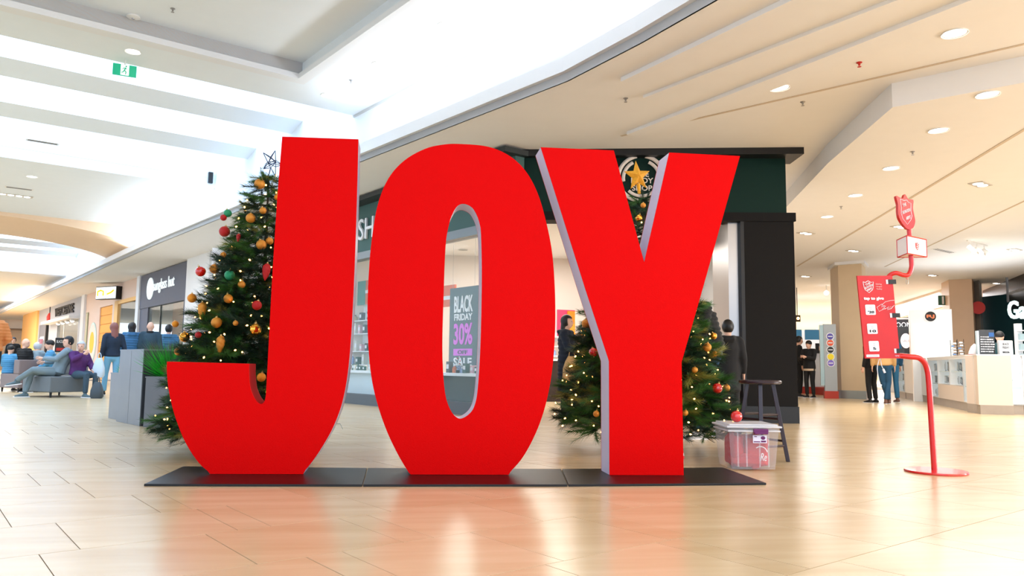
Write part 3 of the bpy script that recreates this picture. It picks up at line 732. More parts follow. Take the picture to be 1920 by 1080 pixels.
# star toppers
def star(p, R_, depth, mt, name, label, yaw, tilt=0, wire=False):
    t = thing(name, label, 'tree topper', p, (0, tilt, yaw))
    o = [Vector(((R_ if i % 2 == 0 else R_*.42)*sin(PI*i/5), 0, (R_ if i % 2 == 0 else R_*.42)*cos(PI*i/5))) for i in range(10)]
    f, b = Vector((0, -depth, 0)), Vector((0, depth, 0))
    if not wire:
        m = MB()
        for i in range(10): m.add([o[i], o[(i+1) % 10], f], [(0, 1, 2)]); m.add([o[i], o[(i+1) % 10], b], [(0, 2, 1)])
        m.build('star_body', mt, t)
        MB().lathe([(.014, -R_*1.15), (.02, -R_*.5)], 10).build('socket', mt, t)
    else:
        for i in range(10):
            for a_, b_ in ((o[i], o[(i+1) % 10]), (o[i], f), (o[i], b)):
                if (a_-b_).length: MB().tube([a_, b_], .0035, 5).build('wire', mt, t)
        MB().tube([(0, 0, -R_*1.4), (0, 0, -R_*.42)], .005, 6).build('socket', mt, t)
    return t
p = yp(1195, 330, 7.25); star(p, .155, .045, M('star_gold_glitter', (240, 166, 40), .35, metal=.45, bump=.7, bscale=190, var=.3, vscale=60), 'star_topper', 'glittery gold star on top of the tree behind the Y', .25, -.12)
p = yp(510, 305, 7.2); star(p, .125, .05, M('star_wire', (56, 60, 92), .35, metal=.7), 'wire_star_topper', 'open wire star on top of the tree behind the J', .9, .25, True)

# ================================================================== CLEAR BOX, STOOL, DONATION STAND
clearp = glass('clear_plastic', (238, 240, 246), .80, .12); frost = glass('frosted_plastic', (246, 246, 250), .35, .3)
bx = (zp(1408, 880, 0)); BW, BD, BH = .40, .42, .37
bt = thing('storage_box', 'clear plastic storage box with purple clasp holding red cloth, on the mat corner', 'box', (bx.x, bx.y+.08, 0), radians(-7))
m = MB(); w0, w1, d0, d1 = .17, .195, .17, .2
def ringbox(m, a, b, c, d, z0, z1, th=.004):
    V = [(-a, -b, z0), (a, -b, z0), (a, b, z0), (-a, b, z0), (-c, -d, z1), (c, -d, z1), (c, d, z1), (-c, d, z1)]
    m.add(V, [(0, 1, 5, 4), (1, 2, 6, 5), (2, 3, 7, 6), (3, 0, 4, 7)]); return m
ringbox(m, w0, d0, w1, d1, .012, .33); m.add([(-w0, -d0, .012), (w0, -d0, .012), (w0, d0, .012), (-w0, d0, .012)], [(0, 1, 2, 3)])
for sx in (-.7, -.3, .3, .7): ringbox(m, .006, .002, .006, .002, .03, .3) if False else m.box((sx*w0, -d0-.006, .17), (.012, .006, .28))
m.build('tub', clearp, bt)
m = MB(); m.span((-.215, -.22, .33), (.215, .22, .345)); m.span((-.19, -.195, .345), (.19, .195, .358)); m.build('lid', frost, bt, bevel=.006)
MB().span((-.205, -.21, .300), (.205, .21, .312)).build('rim', frost, bt, bevel=.003)
purple = M('purple_plastic', (104, 20, 92), .3)
m = MB(); m.span((-.01, -.228, .295), (.105, -.205, .325)); m.span((-.005, -.236, .285), (.10, -.222, .300)); m.build('clasp', purple, bt, bevel=.004)
MB().span((-.01, -.205, .215), (.098, -.200, .275)).build('sticker', M('label_white', (232, 226, 240), .5), bt)
MB().span((-.004, -.207, .222), (.045, -.204, .229)).span((.052, -.207, .222), (.09, -.204, .235)).span((0, -.207, .262), (.02, -.204, .268)).ball((.068, -.206, .255), (.018, .002, .014), 10, 6).build('sticker_print', purple, bt)
# red cloth inside
cloth = M('red_cloth', (196, 26, 34), .85, var=.15, vscale=8, bump=.3, bscale=60)
ct = thing('folded_cloth', 'crumpled red cloth with a white printed logo inside the clear box', 'cloth', (bx.x, bx.y+.08, .02), radians(-7))
m = MB()
def lumps(m, c, r, sd, n=28, k=18):
    rr = random.Random(sd); ph = [rr.uniform(0, 6) for _ in range(6)]; vs = []
    for i in range(k+1):
        a = PI*i/k
        for j in range(n):
            q = 2*PI*j/n; d = 1+.07*sin(3*q+ph[0]+2*a)+.05*sin(5*q+ph[1]-3*a)+.05*sin(7*a+ph[2]+q)
            e = .62
            x = abs(sin(a)*cos(q))**e*math.copysign(1, cos(q)); y = abs(sin(a)*sin(q))**e*math.copysign(1, sin(q)); z = -abs(cos(a))**e*math.copysign(1, cos(a))
            vs.append((c[0]+r[0]*x*d, c[1]+r[1]*y*d, c[2]+r[2]*z*d))
    m.add(vs, [(i*n+j, i*n+(j+1) % n, (i+1)*n+(j+1) % n, (i+1)*n+j) for i in range(k) for j in range(n)])
lumps(m, (.05, -.01, .12), (.10, .135, .125), 2); lumps(m, (-.095, .0, .125), (.055, .13, .125), 5); lumps(m, (.0, -.06, .06), (.14, .09, .055), 8)
m.build('cloth_body', cloth, ct, 'all')
MB().tube([Vector((.062+.055*cos(a), -.158, .105+.06*sin(a))) for a in [2.2-1.9*i/9 for i in range(10)]], .004, 5).build('print_arc', inkw, ct)
text('print_logo', 'Re', .05, .06, inkw, ct, FRONT((.085, -.16, .085)), shear=.3)
# stool
sc_ = zp(1440, 867, 0); woodd = M('dark_purple_wood', (44, 24, 34), .3, spec=.6, var=.2, vscale=12, bump=.08, bscale=40)
st = thing('round_stool', 'dark wooden round stool with splayed legs behind the clear box', 'stool', (sc_.x, sc_.y+.12, 0), radians(20))
SHh = .69
MB().lathe([(.0, SHh-.034), (.165, SHh-.034), (.178, SHh-.026), (.18, SHh-.012), (.172, SHh-.002), (.12, SHh), (0, SHh)], 40).build('seat', woodd, st, True)
tops, feet = [], []
for k in range(4):
    a = PI/4+k*PI/2; tp = Vector((.105*cos(a), .105*sin(a), SHh-.03)); ft = Vector((.215*cos(a), .215*sin(a), .002)); tops.append(tp); feet.append(ft)
    d = (ft-tp); m = MB(); ta = Vector((-sin(a), cos(a), 0)); ra = Vector((cos(a), sin(a), 0)); w = .017
    V = [p+ta*sx*w+ra*sy*w for p in (tp, ft) for sx, sy in ((-1, -1), (1, -1), (1, 1), (-1, 1))]
    m.add(V, [(0, 1, 2, 3), (7, 6, 5, 4), (0, 4, 5, 1), (1, 5, 6, 2), (2, 6, 7, 3), (3, 7, 4, 0)]); m.build('leg', woodd, st, bevel=.003)
for k in range(4):
    for f_ in ((.46, .74) if k % 2 else (.40, .80)):
        a_, b_ = tops[k].lerp(feet[k], f_), tops[(k+1) % 4].lerp(feet[(k+1) % 4], f_)
        MB().tube([a_, b_], .0105, 8).build('rung', woodd, st, True)
# red ball on the lid
lb_ = yp(1389, 783, bx.y+.02); r_ = .046
bauble('red', Vector((lb_.x, bx.y+.10, .358+r_)), r_, 'shiny red bauble lying on the lid of the clear box', 'loose bauble')
# small red and white tree skirt bits
sk = M('candy_stripe', (226, 60, 70), .6)
def stocking(name, label, p, s):
    t = thing(name, label, 'decoration', p); m = MB()
    for k in range(7): m.cur = k % 2; m.lathe([(s*(.42-.05*k), s*.28*k), (s*(.42-.05*(k+1)), s*.28*(k+1))], 18, caps=False)
    m.build('cone_body', [sk, inkw], t, True); MB().ball((0, 0, s*2.0), s*.12, 10, 8).build('tip', inkw, t, True); return t
p = zp(1290, 862, 0); stocking('striped_cone', 'red and white striped cone on the floor beside the base of the Y', (p.x-.03, p.y+.1, 0), .085)
p = zp(362, 868, 0); stocking('striped_cone', 'red and white striped cone just showing at the lower left of the J', (p.x+.05, p.y+.15, 0), .05)

# donation stand; its plane stands at the depth of the base
sb = zp(1755, 883, .01); SY = sb.y
def sp(x, y, dy=0): return yp(x, y, SY+dy)
O = Vector((sb.x, SY, 0)); dt = thing('donation_stand', 'red pipe stand with a round floor plate, tap-to-give board and shield sign', 'stand', O)
MB().lathe([(0, .0), (.222, .0), (.226, .006), (.222, .016), (0, .018)], 48).build('base_plate', redstand, dt, True)
def L(*p): return [v-O for v in p]
def bez(P_, n=8):
    out = []
    for i in range(len(P_)-1):
        p0 = P_[max(i-1, 0)]; p1 = P_[i]; p2 = P_[i+1]; p3 = P_[min(i+2, len(P_)-1)]
        for j in range(n):
            t = j/n; out.append(.5*((2*p1)+(-p0+p2)*t+(2*p0-5*p1+4*p2-p3)*t*t+(-p0+3*p1-3*p2+p3)*t**3))
    out.append(P_[-1]); return out
pb = Vector((sp(1752, 880).x, SY, .016))
MB().tube(bez(L(pb, sp(1747, 800), sp(1742, 720), sp(1739, 695), sp(1733, 680), sp(1722, 671), sp(1706, 669), sp(1688, 667, .02), sp(1672, 665, .03))), .0215, 12).build('lower_pipe', redstand, dt, True)
MB().tube(bez(L(sp(1666, 640, .03), sp(1662, 560, .03), sp(1664, 527, .03), sp(1669, 516, .02), sp(1680, 512), sp(1694, 516), sp(1703, 515), sp(1708, 506), sp(1709, 494), sp(1707, 470), sp(1704, 425))), [.018]*81, 12).build('upper_pipe', redstand, dt, True)
# board
bq = [sp(1607, 517, -.01), sp(1673, 517, -.01), sp(1688, 672, -.01), sp(1622, 672, -.01)]
def board(): 
    m = MB(); q = L(*bq); return m.prism(q, (0, .012, 0))
brd = board().build('board', M('board_red', (204, 22, 24), .35, var=.22, vscale=3, spec=.5), dt)
bo = bq[0]; bu = (bq[1]-bq[0]); bv = (bq[3]-bq[0])
def bp_(u, v, d=-.003): return bo+bu*u+bv*v+Vector((0, d, 0))-O
def bmat(u, v, d=-.003): 
    x = bu.normalized(); y = -bv.normalized(); z = Vector((0, -1, 0)); return basis(bp_(u, v, d), x, y, z)
def bpoly(pts, mat, name, par, th=.002, d=-.003):
    return MB().prism([bp_(u, v, d) for u, v in pts], (0, th, 0)).build(name, mat, par)
def rrect(cx, cy, w, h, r, n=5):
    out = []
    for sx, sy, a0 in ((1, 1, 0), (-1, 1, 90), (-1, -1, 180), (1, -1, 270)):
        for i in range(n+1):
            a = radians(a0+90*i/n); out.append((cx+sx*(w-r)+r*cos(a), cy+sy*(h-r*.43)+r*.43*sin(a)))
    return out
for cy, s in ((.415, "'20"), (.645, '10'), (.855, '5')):
    o = bpoly(rrect(.43-.17+ .02, cy, .14, .062, .03), whitep, 'price_panel', brd); o.parent = brd
    text('price_number', s, .024 if len(s) < 2 else .05, .020, ink, brd, bmat(.285, cy+.028, -.0055))
    for k in range(2): bpoly([(.25, cy-.03+.02*k), (.32, cy-.03+.02*k), (.32, cy-.024+.02*k), (.25, cy-.024+.02*k)], M('faint_grey', (188, 186, 190), .6), 'price_print', brd, d=-.0055)
def shield(cx, cy, w, h, lean=0):
    P_ = [(-.5, -.42), (-.28, -.36), (0, -.5), (.28, -.36), (.5, -.42), (.44, .05), (.36, .25), (0, .5), (-.36, .25), (-.44, .05)]
    return [(cx+x*w, cy+y*h) for x, y in P_]
def outline(pts3, r, mat, name, par): return MB().tube(list(pts3)+[pts3[0]], r, 4, False).build(name, mat, par)
outline([bp_(u, v, -.002) for u, v in shield(.29, .135, .29, .145)], .0028, inkw, 'shield_outline', brd)
for i, (s, w) in enumerate((('THE', .045), ('SALVATION', .08), ('ARMY', .05))):
    M_ = bmat(.27+.018*i, .102+.032*i, -.002) @ Matrix.Rotation(radians(22), 4, 'Z'); text('shield_words', s, w, .016, inkw, brd, M_)
for i, s in enumerate(('Giving', 'Hope', 'Today')): text('slogan_words', s, .05, .014, M('soft_pink_print', (250, 190, 190), .6), brd, bmat(.58, .105+.03*i, -.002))
text('tap_words', 'tap to give', .17, .030, inkw, brd, bmat(.40, .282, -.002), bold=.03)
hand = [(.98, .30), (.86, .305), (.72, .32), (.62, .355), (.60, .385), (.68, .365), (.72, .37), (.62, .41), (.70, .405), (.78, .39), (.76, .415), (.86, .405), (.97, .36)]
MB().tube([bp_(u, v, -.002) for u, v in hand], .0016, 4, False).build('hand_drawing', inkw, brd)
outline([bp_(u, v, -.002) for u, v in ((.47, .385), (.62, .345), (.70, .40), (.52, .435))], .0016, inkw, 'card_drawing', brd)
for u in (.80, .85, .90): MB().tube([bp_(u, .375, -.002), bp_(u-.02, .405, -.002)], .0014, 4, False).build('finger_line', inkw, brd)
for u, v in ((.80, .075), (.82, .485), (.84, .915)):
    m = bpoly([(u, v-.027), (u+.14, v-.027), (u+.14, v+.027), (u, v+.027)], inkw, 'clip_pad', brd)
    bpoly([(u+.06, v-.027), (u+.27, v-.027), (u+.27, v+.027), (u+.06, v+.027)], black, 'clip', brd, .008, -.010)
bpoly([(.04, .955), (.40, .955), (.40, .985), (.04, .985)], inkw, 'fine_print_strip', brd)
text('fine_print', 'MASTERCARD VISA INTERAC', .085, .006, ink, brd, bmat(.22, .97, -.0055)) if False else bpoly([(.08, .966), (.36, .966), (.36, .975), (.08, .975)], M('faint_grey', (188, 186, 190), .6), 'fine_print', brd, d=-.0055)
text('maker_mark', 'tiptap', .035, .013, M('maker_pink', (244, 190, 210), .6), brd, bmat(.90, .975, -.002))
# shield sign on top, three sided panel lantern, hook
so = [(1681, 367), (1687, 370), (1693, 372), (1697, 364), (1703, 373), (1710, 374), (1713, 377), (1712, 390), (1714, 402), (1716, 415), (1713, 426), (1706, 430), (1700, 428), (1692, 419), (1686, 408), (1684, 396), (1684, 384), (1681, 372)]
pts = catmull(so); MB().prism([sp(x, y, -.03)-O for x, y in pts], (0, .03, 0)).build('shield_sign', redstand, dt, True)
outline([sp(x, y, -.031)-O for x, y in ((1688, 373), (1695, 376), (1700, 375), (1704, 380), (1708, 381), (1708, 395), (1710, 405), (1708, 412), (1701.5, 421), (1693, 410), (1690, 400), (1690, 388))], .0022, inkw, 'shield_sign_outline', dt)
for s, x, y, w in (('THE', 1695.5, 384, .033), ('SALVATION', 1699, 396, .072), ('ARMY', 1703, 408, .044)):
    text('shield_sign_words', s, w, .026, inkw, dt, basis(sp(x, y, -.032)-O, Vector((.92, 0, .38)).normalized(), Vector((-.1, 0, 1)).normalized(), (0, -1, 0)))
ctr = sp(1706, 462)-O; hh = .071; zc = ctr.z
V0 = Vector((sp(1702, 470).x-O.x-.062, -.085, 0)); V1 = Vector((sp(1681, 470).x-O.x+.095, .13, 0)); V2 = Vector((sp(1737, 466).x-O.x+.045, .06, 0))
lan = MB()
tri = [V0, V2, V1]
panelw = M('lantern_panel', (246, 232, 226), .4)
lan.prism([Vector((p.x, p.y, zc-hh)) for p in tri], (0, 0, 2*hh)); lan.build('sign_box', panelw, dt)
fr = MB()
for a_, b_ in ((V0, V1), (V0, V2), (V1, V2)):
    for z in (zc-hh, zc+hh): fr.tube([Vector((a_.x, a_.y, z)), Vector((b_.x, b_.y, z))], .0048, 4)
for p in tri: fr.tube([Vector((p.x, p.y, zc-hh)), Vector((p.x, p.y, zc+hh))], .0048, 4)
fr.build('sign_frame', redstand, dt)
dv = (V2-V0); nx = Vector((dv.y, -dv.x, 0)).normalized(); nx = nx if nx.y < 0 else -nx
cpt = V0+dv*.5; sh = shield(0, 0, .052, .062)
MB().prism([Vector((cpt.x, cpt.y, zc))+dv.normalized()*x+Vector((0, 0, -y))+nx*.004 for x, y in sh], -nx*.004).build('small_shield', redstand, dt)
for i, w in enumerate((.022, .034, .026)): MB().tube([Vector((cpt.x, cpt.y, zc+.016-.016*i))+dv.normalized()*sx*w/2+Vector((0, 0, sx*.006))+nx*.005 for sx in (-1, 1)], .003, 4).build('small_shield_words', inkw, dt)
hk = sp(1701, 524)-O
MB().tube([hk+Vector((.007*cos(a), 0, .012*sin(a)+.012)) for a in [2*PI*i/10 for i in range(11)]], .0018, 5).build('hook_ring', redstand, dt)
MB().tube([hk+Vector((.011*cos(a), 0, .022*sin(a)-.018)) for a in [2*PI*i/14 for i in range(15)]], .0012, 5).build('hook_clip', steel, dt)
# charging cable hanging behind the board
cbt = thing('white_cable', 'white charging cable with a plug hanging below the red board', 'cable', sp(1649, 690, .02)); O2 = Vector(cbt.location)
MB().tube(bez([v-O2 for v in (sp(1650, 668, .02), sp(1645, 690, .02), sp(1648, 712, .02), sp(1650, 722, .02))]), .0028, 6).tube(bez([v-O2 for v in (sp(1650, 668, .02), sp(1653, 685, .02), sp(1657, 693, .02))]), .0028, 6).build('cord', inkw, cbt, True)
MB().tube([sp(1656, 692, .02)-O2, sp(1659, 699, .02)-O2], .0085, 8).box(sp(1650, 722, .02)-O2, (.022, .014, .010)).build('plug', whitep, cbt, True)

# ================================================================== PLANTERS
slate = M('slate_laminate', (112, 115, 122), .3, spec=.5, rvar=.06); slated = M('slate_dark', (60, 62, 68), .4)
pA, pB, pC = zp(218, 788), zp(262, 799), zp(239, 797)
u_ = Vector((.7, -.72, 0)).normalized()
def planter(label, loc, rot, w, d, h, panels, cat='planter', rim=True, plants=None, ph=.3, pcol=None):
    t = thing('planter', label, cat, loc, rot, 'grey planters in front of the seats'); m = MB()
    m.span((.008, .008, .02), (w-.008, d-.008, h-.02)); m.build('box_body', slated, t)
    n = panels
    for k in range(n): MB().span((w*k/n+.004, -.004, .0), (w*(k+1)/n-.004, .008, h)).build('front_panel', slate, t, bevel=.002)
    for k in range(2): MB().span((w-.008, d*k/2+.004, 0), (w+.004, d*(k+1)/2-.004, h)).build('side_panel', slated, t, bevel=.002)
    if rim:
        m = MB(); m.span((-.006, -.006, h-.012), (w+.006, .03, h+.004)); m.span((-.006, d-.03, h-.012), (w+.006, d+.006, h+.004)); m.span((-.006, .03, h-.012), (.03, d-.03, h+.004)); m.span((w-.03, .03, h-.012), (w+.006, d-.03, h+.004)); m.build('rim', slate, t)
    if plants:
        its = []
        for k in range(plants):
            a = random.uniform(0, 6.28); q = random.uniform(0, 1); o_ = (w/2+cos(a)*w*.33*q, d/2+sin(a)*d*.33*q, h-.02); its.append((o_, (cos(a)*(.2+q), sin(a)*(.2+q), random.uniform(.7, 1.3)), ph*random.uniform(.8, 1.2)/.3, random.randrange(2)))
        scatter('plant', pcol, t, its, GT)
    return t
def blade_template(n, L_, w, seed):
    r = np.random.default_rng(seed); V = []; F = []
    for k in range(n):
        a = r.uniform(0, 6.28); sp_ = r.uniform(.05, .45); d = np.array([cos(sp_), sin(sp_)*cos(a), sin(sp_)*sin(a)]); side = np.cross(d, [.2, .6, .7]); side /= np.linalg.norm(side)
        l = L_*r.uniform(.6, 1.1); i = len(V); V += [-side*w/2, side*w/2, d*l]; F.append((i, i+1, i+2))
    return np.array(V), np.array(F)
GT = [blade_template(9, .3, .009, s) for s in range(4)]
grass = [M('bright_grass', (36, 190, 40), .5), M('deep_grass', (18, 120, 34), .5)]; drygrass = [M('dry_grass', (110, 112, 96), .7), M('dry_grass_dark', (70, 78, 66), .7)]
r1 = atan2(pB.y-zp(218, 790).y, pB.x-zp(218, 790).x)
PLp = zp(218, 790)
planter('tall grey planter with a two panel front and dry grass on top', (PLp.x, PLp.y, 0), r1, (pB-PLp).length, 1.0, .93, 2, plants=60, ph=.16, pcol=drygrass)
PLq = zp(205, 784); planter('low grey planter on the left flank of the tall one', (PLq.x-.02, PLq.y+.02, 0), r1, .38, .4, .62, 1, plants=26, ph=.2, pcol=grass)
PLr = zp(268, 801); planter('low grey planter with bright green grass right of the tall one', (PLr.x, PLr.y, 0), r1*.25, .42, .5, .60, 1, plants=90, ph=.46, pcol=grass)

# ================================================================== PEOPLE
skinA = M('skin_light', (232, 182, 156), .55); skinB = M('skin_mid', (206, 150, 118), .55)
def cloth_m(n, rgb, **k): return M(n, rgb, .8, bump=.15, bscale=90, **k)
DG = lambda: bpy.context.evaluated_depsgraph_get()
def remesh(name, mb, mat, parent, vox, quilt=None, extra=None, smooth=3):
    me = mb.mesh(name, mat); o = bpy.data.objects.new(name, me); COL.objects.link(o)
    r = o.modifiers.new('r', 'REMESH'); r.mode = 'VOXEL'; r.voxel_size = vox
    sm = o.modifiers.new('s', 'SMOOTH'); sm.factor = .5; sm.iterations = smooth
    n = bpy.data.meshes.new_from_object(o.evaluated_get(DG())); bpy.data.objects.remove(o); bpy.data.meshes.remove(me)
    k = len(n.vertices); co = np.empty(k*3); no = np.empty(k*3); n.vertices.foreach_get('co', co); n.vertices.foreach_get('normal', no)
    co = co.reshape(-1, 3); no = no.reshape(-1, 3)
    if quilt:
        sp_, amp = quilt; co = co+no*(amp*(np.abs(np.sin(co[:, 2]*pi/sp_))-.6))[:, None]; n.vertices.foreach_set('co', co.ravel())
    n.name = name; n.materials.clear(); n.materials.append(mat)
    if extra is not None and extra.v:
        bm = bmesh.new(); bm.from_mesh(n); tmp = extra.mesh('x', mat); bm.from_mesh(tmp); bm.to_mesh(n); bm.free(); bpy.data.meshes.remove(tmp)
    n.polygons.foreach_set('use_smooth', [True]*len(n.polygons)); n.update()
    o = bpy.data.objects.new(name, n); COL.objects.link(o); o.parent = parent; return o
def loft(m, nodes, side=(1, 0, 0), n=14, cap=.6):
    """nodes: (point, a, b) - ellipse half-widths along `side` and across it; rounded ends"""
    N_ = [(Vector(p), a, b) for p, a, b in nodes]
    t0 = (N_[0][0]-N_[1][0]).normalized(); t1 = (N_[-1][0]-N_[-2][0]).normalized()
    pre = [(N_[0][0]+t0*N_[0][1]*cap*sin(q), N_[0][1]*cos(q), N_[0][2]*cos(q)) for q in (1.5, 1.0, .5)]
    post = [(N_[-1][0]+t1*N_[-1][1]*cap*sin(q), N_[-1][1]*cos(q), N_[-1][2]*cos(q)) for q in (.5, 1.0, 1.5)]
    A_ = pre+N_+post; vs = []; s = Vector(side); k = len(A_)
    for i, (p, a, b) in enumerate(A_):
        t = (A_[min(i+1, k-1)][0]-A_[max(i-1, 0)][0]).normalized(); x = (s-t*s.dot(t))
        if x.length < .1: x = Vector((0, 1, 0))-t*t.y
        x.normalize(); y = t.cross(x); s = x if len(side) == 0 else Vector(side)
        for j in range(n):
            q = 2*PI*j/n; vs.append(p+x*a*cos(q)+y*b*sin(q))
    m.add(vs, [(i*n+j, i*n+(j+1) % n, (i+1)*n+(j+1) % n, (i+1)*n+j) for i in range(k-1) for j in range(n)]+[tuple(reversed(range(n))), tuple((k-1)*n+j for j in range(n))])
def mirror(v): return (-v[0], v[1], v[2])
STAND = dict(pelvis=(0, 0, .93), waist=(0, 0, 1.08), chest=(0, .005, 1.25), neck=(0, .01, 1.43), head=(0, -.012, 1.575),
             shL=(.175, 0, 1.385), elL=(.225, .03, 1.11), wrL=(.235, -.04, .865), shR=(-.175, 0, 1.385), elR=(-.225, .03, 1.11), wrR=(-.235, -.04, .865),
             hipL=(.09, 0, .90), knL=(.10, -.02, .49), anL=(.105, .02, .085), hipR=(-.09, 0, .90), knR=(-.10, -.02, .49), anR=(-.105, .02, .085))
SIT = dict(pelvis=(0, 0, .53), waist=(0, .0, .67), chest=(0, .01, .85), neck=(0, 0, 1.02), head=(0, -.03, 1.17),
           shL=(.175, 0, .975), elL=(.22, -.06, .72), wrL=(.14, -.25, .62), shR=(-.175, 0, .975), elR=(-.22, -.06, .72), wrR=(-.14, -.25, .62),
           hipL=(.09, -.02, .51), knL=(.12, -.43, .50), anL=(.12, -.42, .085), hipR=(-.09, -.02, .51), knR=(-.12, -.43, .50), anR=(-.12, -.42, .085))
def person(label, loc, face, H=1.7, sit=False, J=None, skin=None, top=None, quilt=None, coat=0.0, pants=None, shoes=None, hair=None, style='short', hyaw=0, hpitch=0, wide=1.0, hood=False, group=None, collar=None, sleeves=True, flip={}, extra_hem=None):
    k = H/1.7; P = {a: Vector(b)*k for a, b in (SIT if sit else STAND).items()}
    for a, b in (J or {}).items(): P[a] = Vector(b)*k
    skin = skin or skinA; t = thing('person', label, 'person', loc, face, group); w = wide
    # head frame
    HR = Matrix.Rotation(hyaw, 3, 'Z') @ Matrix.Rotation(hpitch, 3, 'X'); hc = P['head']
    def hp(x, y, z): return hc+HR @ (Vector((x, y, z))*k)
    body = MB()
    body.ball(hc, (.076*k, .094*k, .108*k), 20, 14, HR); body.ball(hp(0, -.028, -.062), (.055*k, .062*k, .055*k), 16, 10, HR)
    body.ball(hp(0, -.098, -.018), (.011*k, .02*k, .022*k), 8, 6, HR); body.ball(hp(0, -.085, .022), (.045*k, .014*k, .01*k), 8, 6, HR)
    body.ball(hp(0, -.088, -.058), (.022*k, .01*k, .009*k), 8, 6, HR)
    for sx in (-1, 1): body.ball(hp(sx*.077, .008, -.012), (.011*k, .02*k, .03*k), 8, 6, HR)
    loft(body, [(P['neck']-Vector((0, 0, .06))*k, .06*k, .06*k), (P['neck'], .052*k, .054*k), (hc+HR @ Vector((0, .012, -.05))*k, .05*k, .055*k)])
    loft(body, [(P['pelvis'], .135*k, .085*k), (P['waist'], .115*k, .078*k), (P['chest'], .135*k, .09*k), (P['neck']-Vector((0, 0, .07))*k, .12*k, .065*k)])
    ex = MB()
    for s in 'LR':
        sg_ = 1 if s == 'L' else -1
        sh, el, wr = P['sh'+s], P['el'+s], P['wr'+s]
        loft(body, [(Vector((0, sh.y, sh.z)), .045*k, .05*k), (sh, .045*k, .045*k)], side=(0, 1, 0)); 
        loft(body, [(sh, .044*k, .044*k), (el, .034*k, .034*k), (el.lerp(wr, .3), .034*k, .034*k), (wr, .024*k, .021*k)])
        d = (wr-el).normalized(); hb = wr+d*.045*k; sd = Vector((0, 1, 0)) if abs(d.z) > .7 else Vector((0, 0, 1)); sd = (sd-d*sd.dot(d)).normalized(); nn = d.cross(sd)
        loft(body, [(wr-d*.01, .022*k, .018*k), (hb, .036*k, .016*k), (hb+d*.03*k, .036*k, .015*k)], side=sd)
        for q, ln in ((-.027, .062), (-.009, .075), (.009, .070), (.027, .055)):
            b0 = hb+d*.03*k+sd*q*k; b1 = b0+d*ln*.5*k; b2 = b1+(d+nn*.6*(-sg_)).normalized()*ln*.5*k
            ex.tube([b0-d*.015*k, b1, b2], [.0085*k, .008*k, .006*k], 6)
        b0 = wr+d*.02*k+sd*.025*k*-1; ex.tube([b0, b0+(d-sd*.9).normalized()*.035*k, b0+(d-sd*.35).normalized()*.066*k], [.010*k, .0095*k, .007*k], 6)
        hi, kn, an = P['hip'+s], P['kn'+s], P['an'+s]
        loft(body, [(hi, .07*k, .075*k), (hi.lerp(kn, .5), .062*k, .062*k), (kn, .044*k, .046*k), (kn.lerp(an, .3), .045*k, .048*k), (an, .03*k, .032*k)])
    remesh('body', body, skin, t, .0125*k if H > 1 else .011, extra=ex)
    # face
    eyes = MB()
    for sx in (-1, 1): eyes.ball(hp(sx*.030, -.088, .004), (.011*k, .006*k, .006*k), 8, 6, HR)
    eyes.build('eyes', M('eye_dark', (40, 28, 24), .3), t, 'all')
    MB().ball(hp(0, -.094, -.060), (.021*k, .006*k, .005*k), 8, 6, HR).build('mouth', M('lip', (176, 92, 88), .5), t, 'all')
    # trousers
    if pants is not None:
        m = MB(); lw = 1.0
        loft(m, [(P['pelvis']-Vector((0, 0, .06))*k*(0 if sit else 1), .15*k*w, .11*k*w), (P['waist']-Vector((0, 0, .03))*k, .135*k*w, .10*k*w)])
        for s in 'LR':
            hi, kn, an = P['hip'+s], P['kn'+s], P['an'+s]; fl = flip.get('leg', .052)
            loft(m, [(hi, .085*k*w, .09*k*w), (hi.lerp(kn, .45), .076*k*w, .08*k*w), (kn, .06*k*w, .062*k*w), (kn.lerp(an, .4), .06*k, .062*k), (an+(kn-an).normalized()*.02, fl*k, (fl+.004)*k)], cap=.1)
        remesh('trousers', m, pants, t, .015)
    if shoes is not None:
        for s in 'LR':
            an = P['an'+s]; kn = P['kn'+s]; ty = flip.get('toe'+s, Vector((.0, -1, 0))).normalized(); ds = (an-kn).normalized(); 
            dn = flip.get('dn'+s, Vector((0, 0, -1))); m = MB()
            a0 = an+dn*.045*k
            loft(m, [(a0-ty*.055*k, .036*k, .036*k), (a0+ty*.03*k, .04*k, .038*k), (a0+ty*.12*k+dn*.012*k, .044*k, .026*k), (a0+ty*.165*k+dn*.016*k, .034*k, .018*k)], side=ty.cross(dn), cap=.5)
            loft(m, [(an-dn*.02*k, .038*k, .038*k), (a0, .038*k, .04*k)])
            sh_ = remesh('shoe', m, shoes, t, .009)
            m = MB(); b0 = an+dn*(.085-.012)*k
            sd = ty.cross(dn).normalized(); pr = [(-.095, .026), (-.10, 0), (-.095, -.026), (-.03, -.034), (.06, -.042), (.14, -.044), (.19, -.028), (.205, 0), (.19, .028), (.14, .044), (.06, .042), (-.03, .034)]
            m.prism([b0+ty*x*k+sd*y*k for x, y in pr], dn*.018*k); m.build('sole', flip.get('sole', whitep), sh_)
    # jacket / top
    if top is not None:
        m = MB(); hem = P['pelvis']-Vector((0, 0, 1))*(coat+(.02 if not sit else -.03))*k
        nd = [(P['waist'], .155*k*w, .118*k*w), (P['chest'], .175*k*w, .132*k*w), (P['neck']-Vector((0, 0, .065))*k, .16*k*w, .10*k*w), (P['neck']-Vector((0, 0, .01))*k, .085*k, .085*k)]
        if not sit: nd = [(hem, .175*k*w, .135*k*w), (P['pelvis']+Vector((0, 0, .03)), .168*k*w, .13*k*w)]+nd
        else: nd = [(P['pelvis']-Vector((0, 0, .02)), .175*k*w, .135*k*w)]+nd
        loft(m, nd, cap=.12)
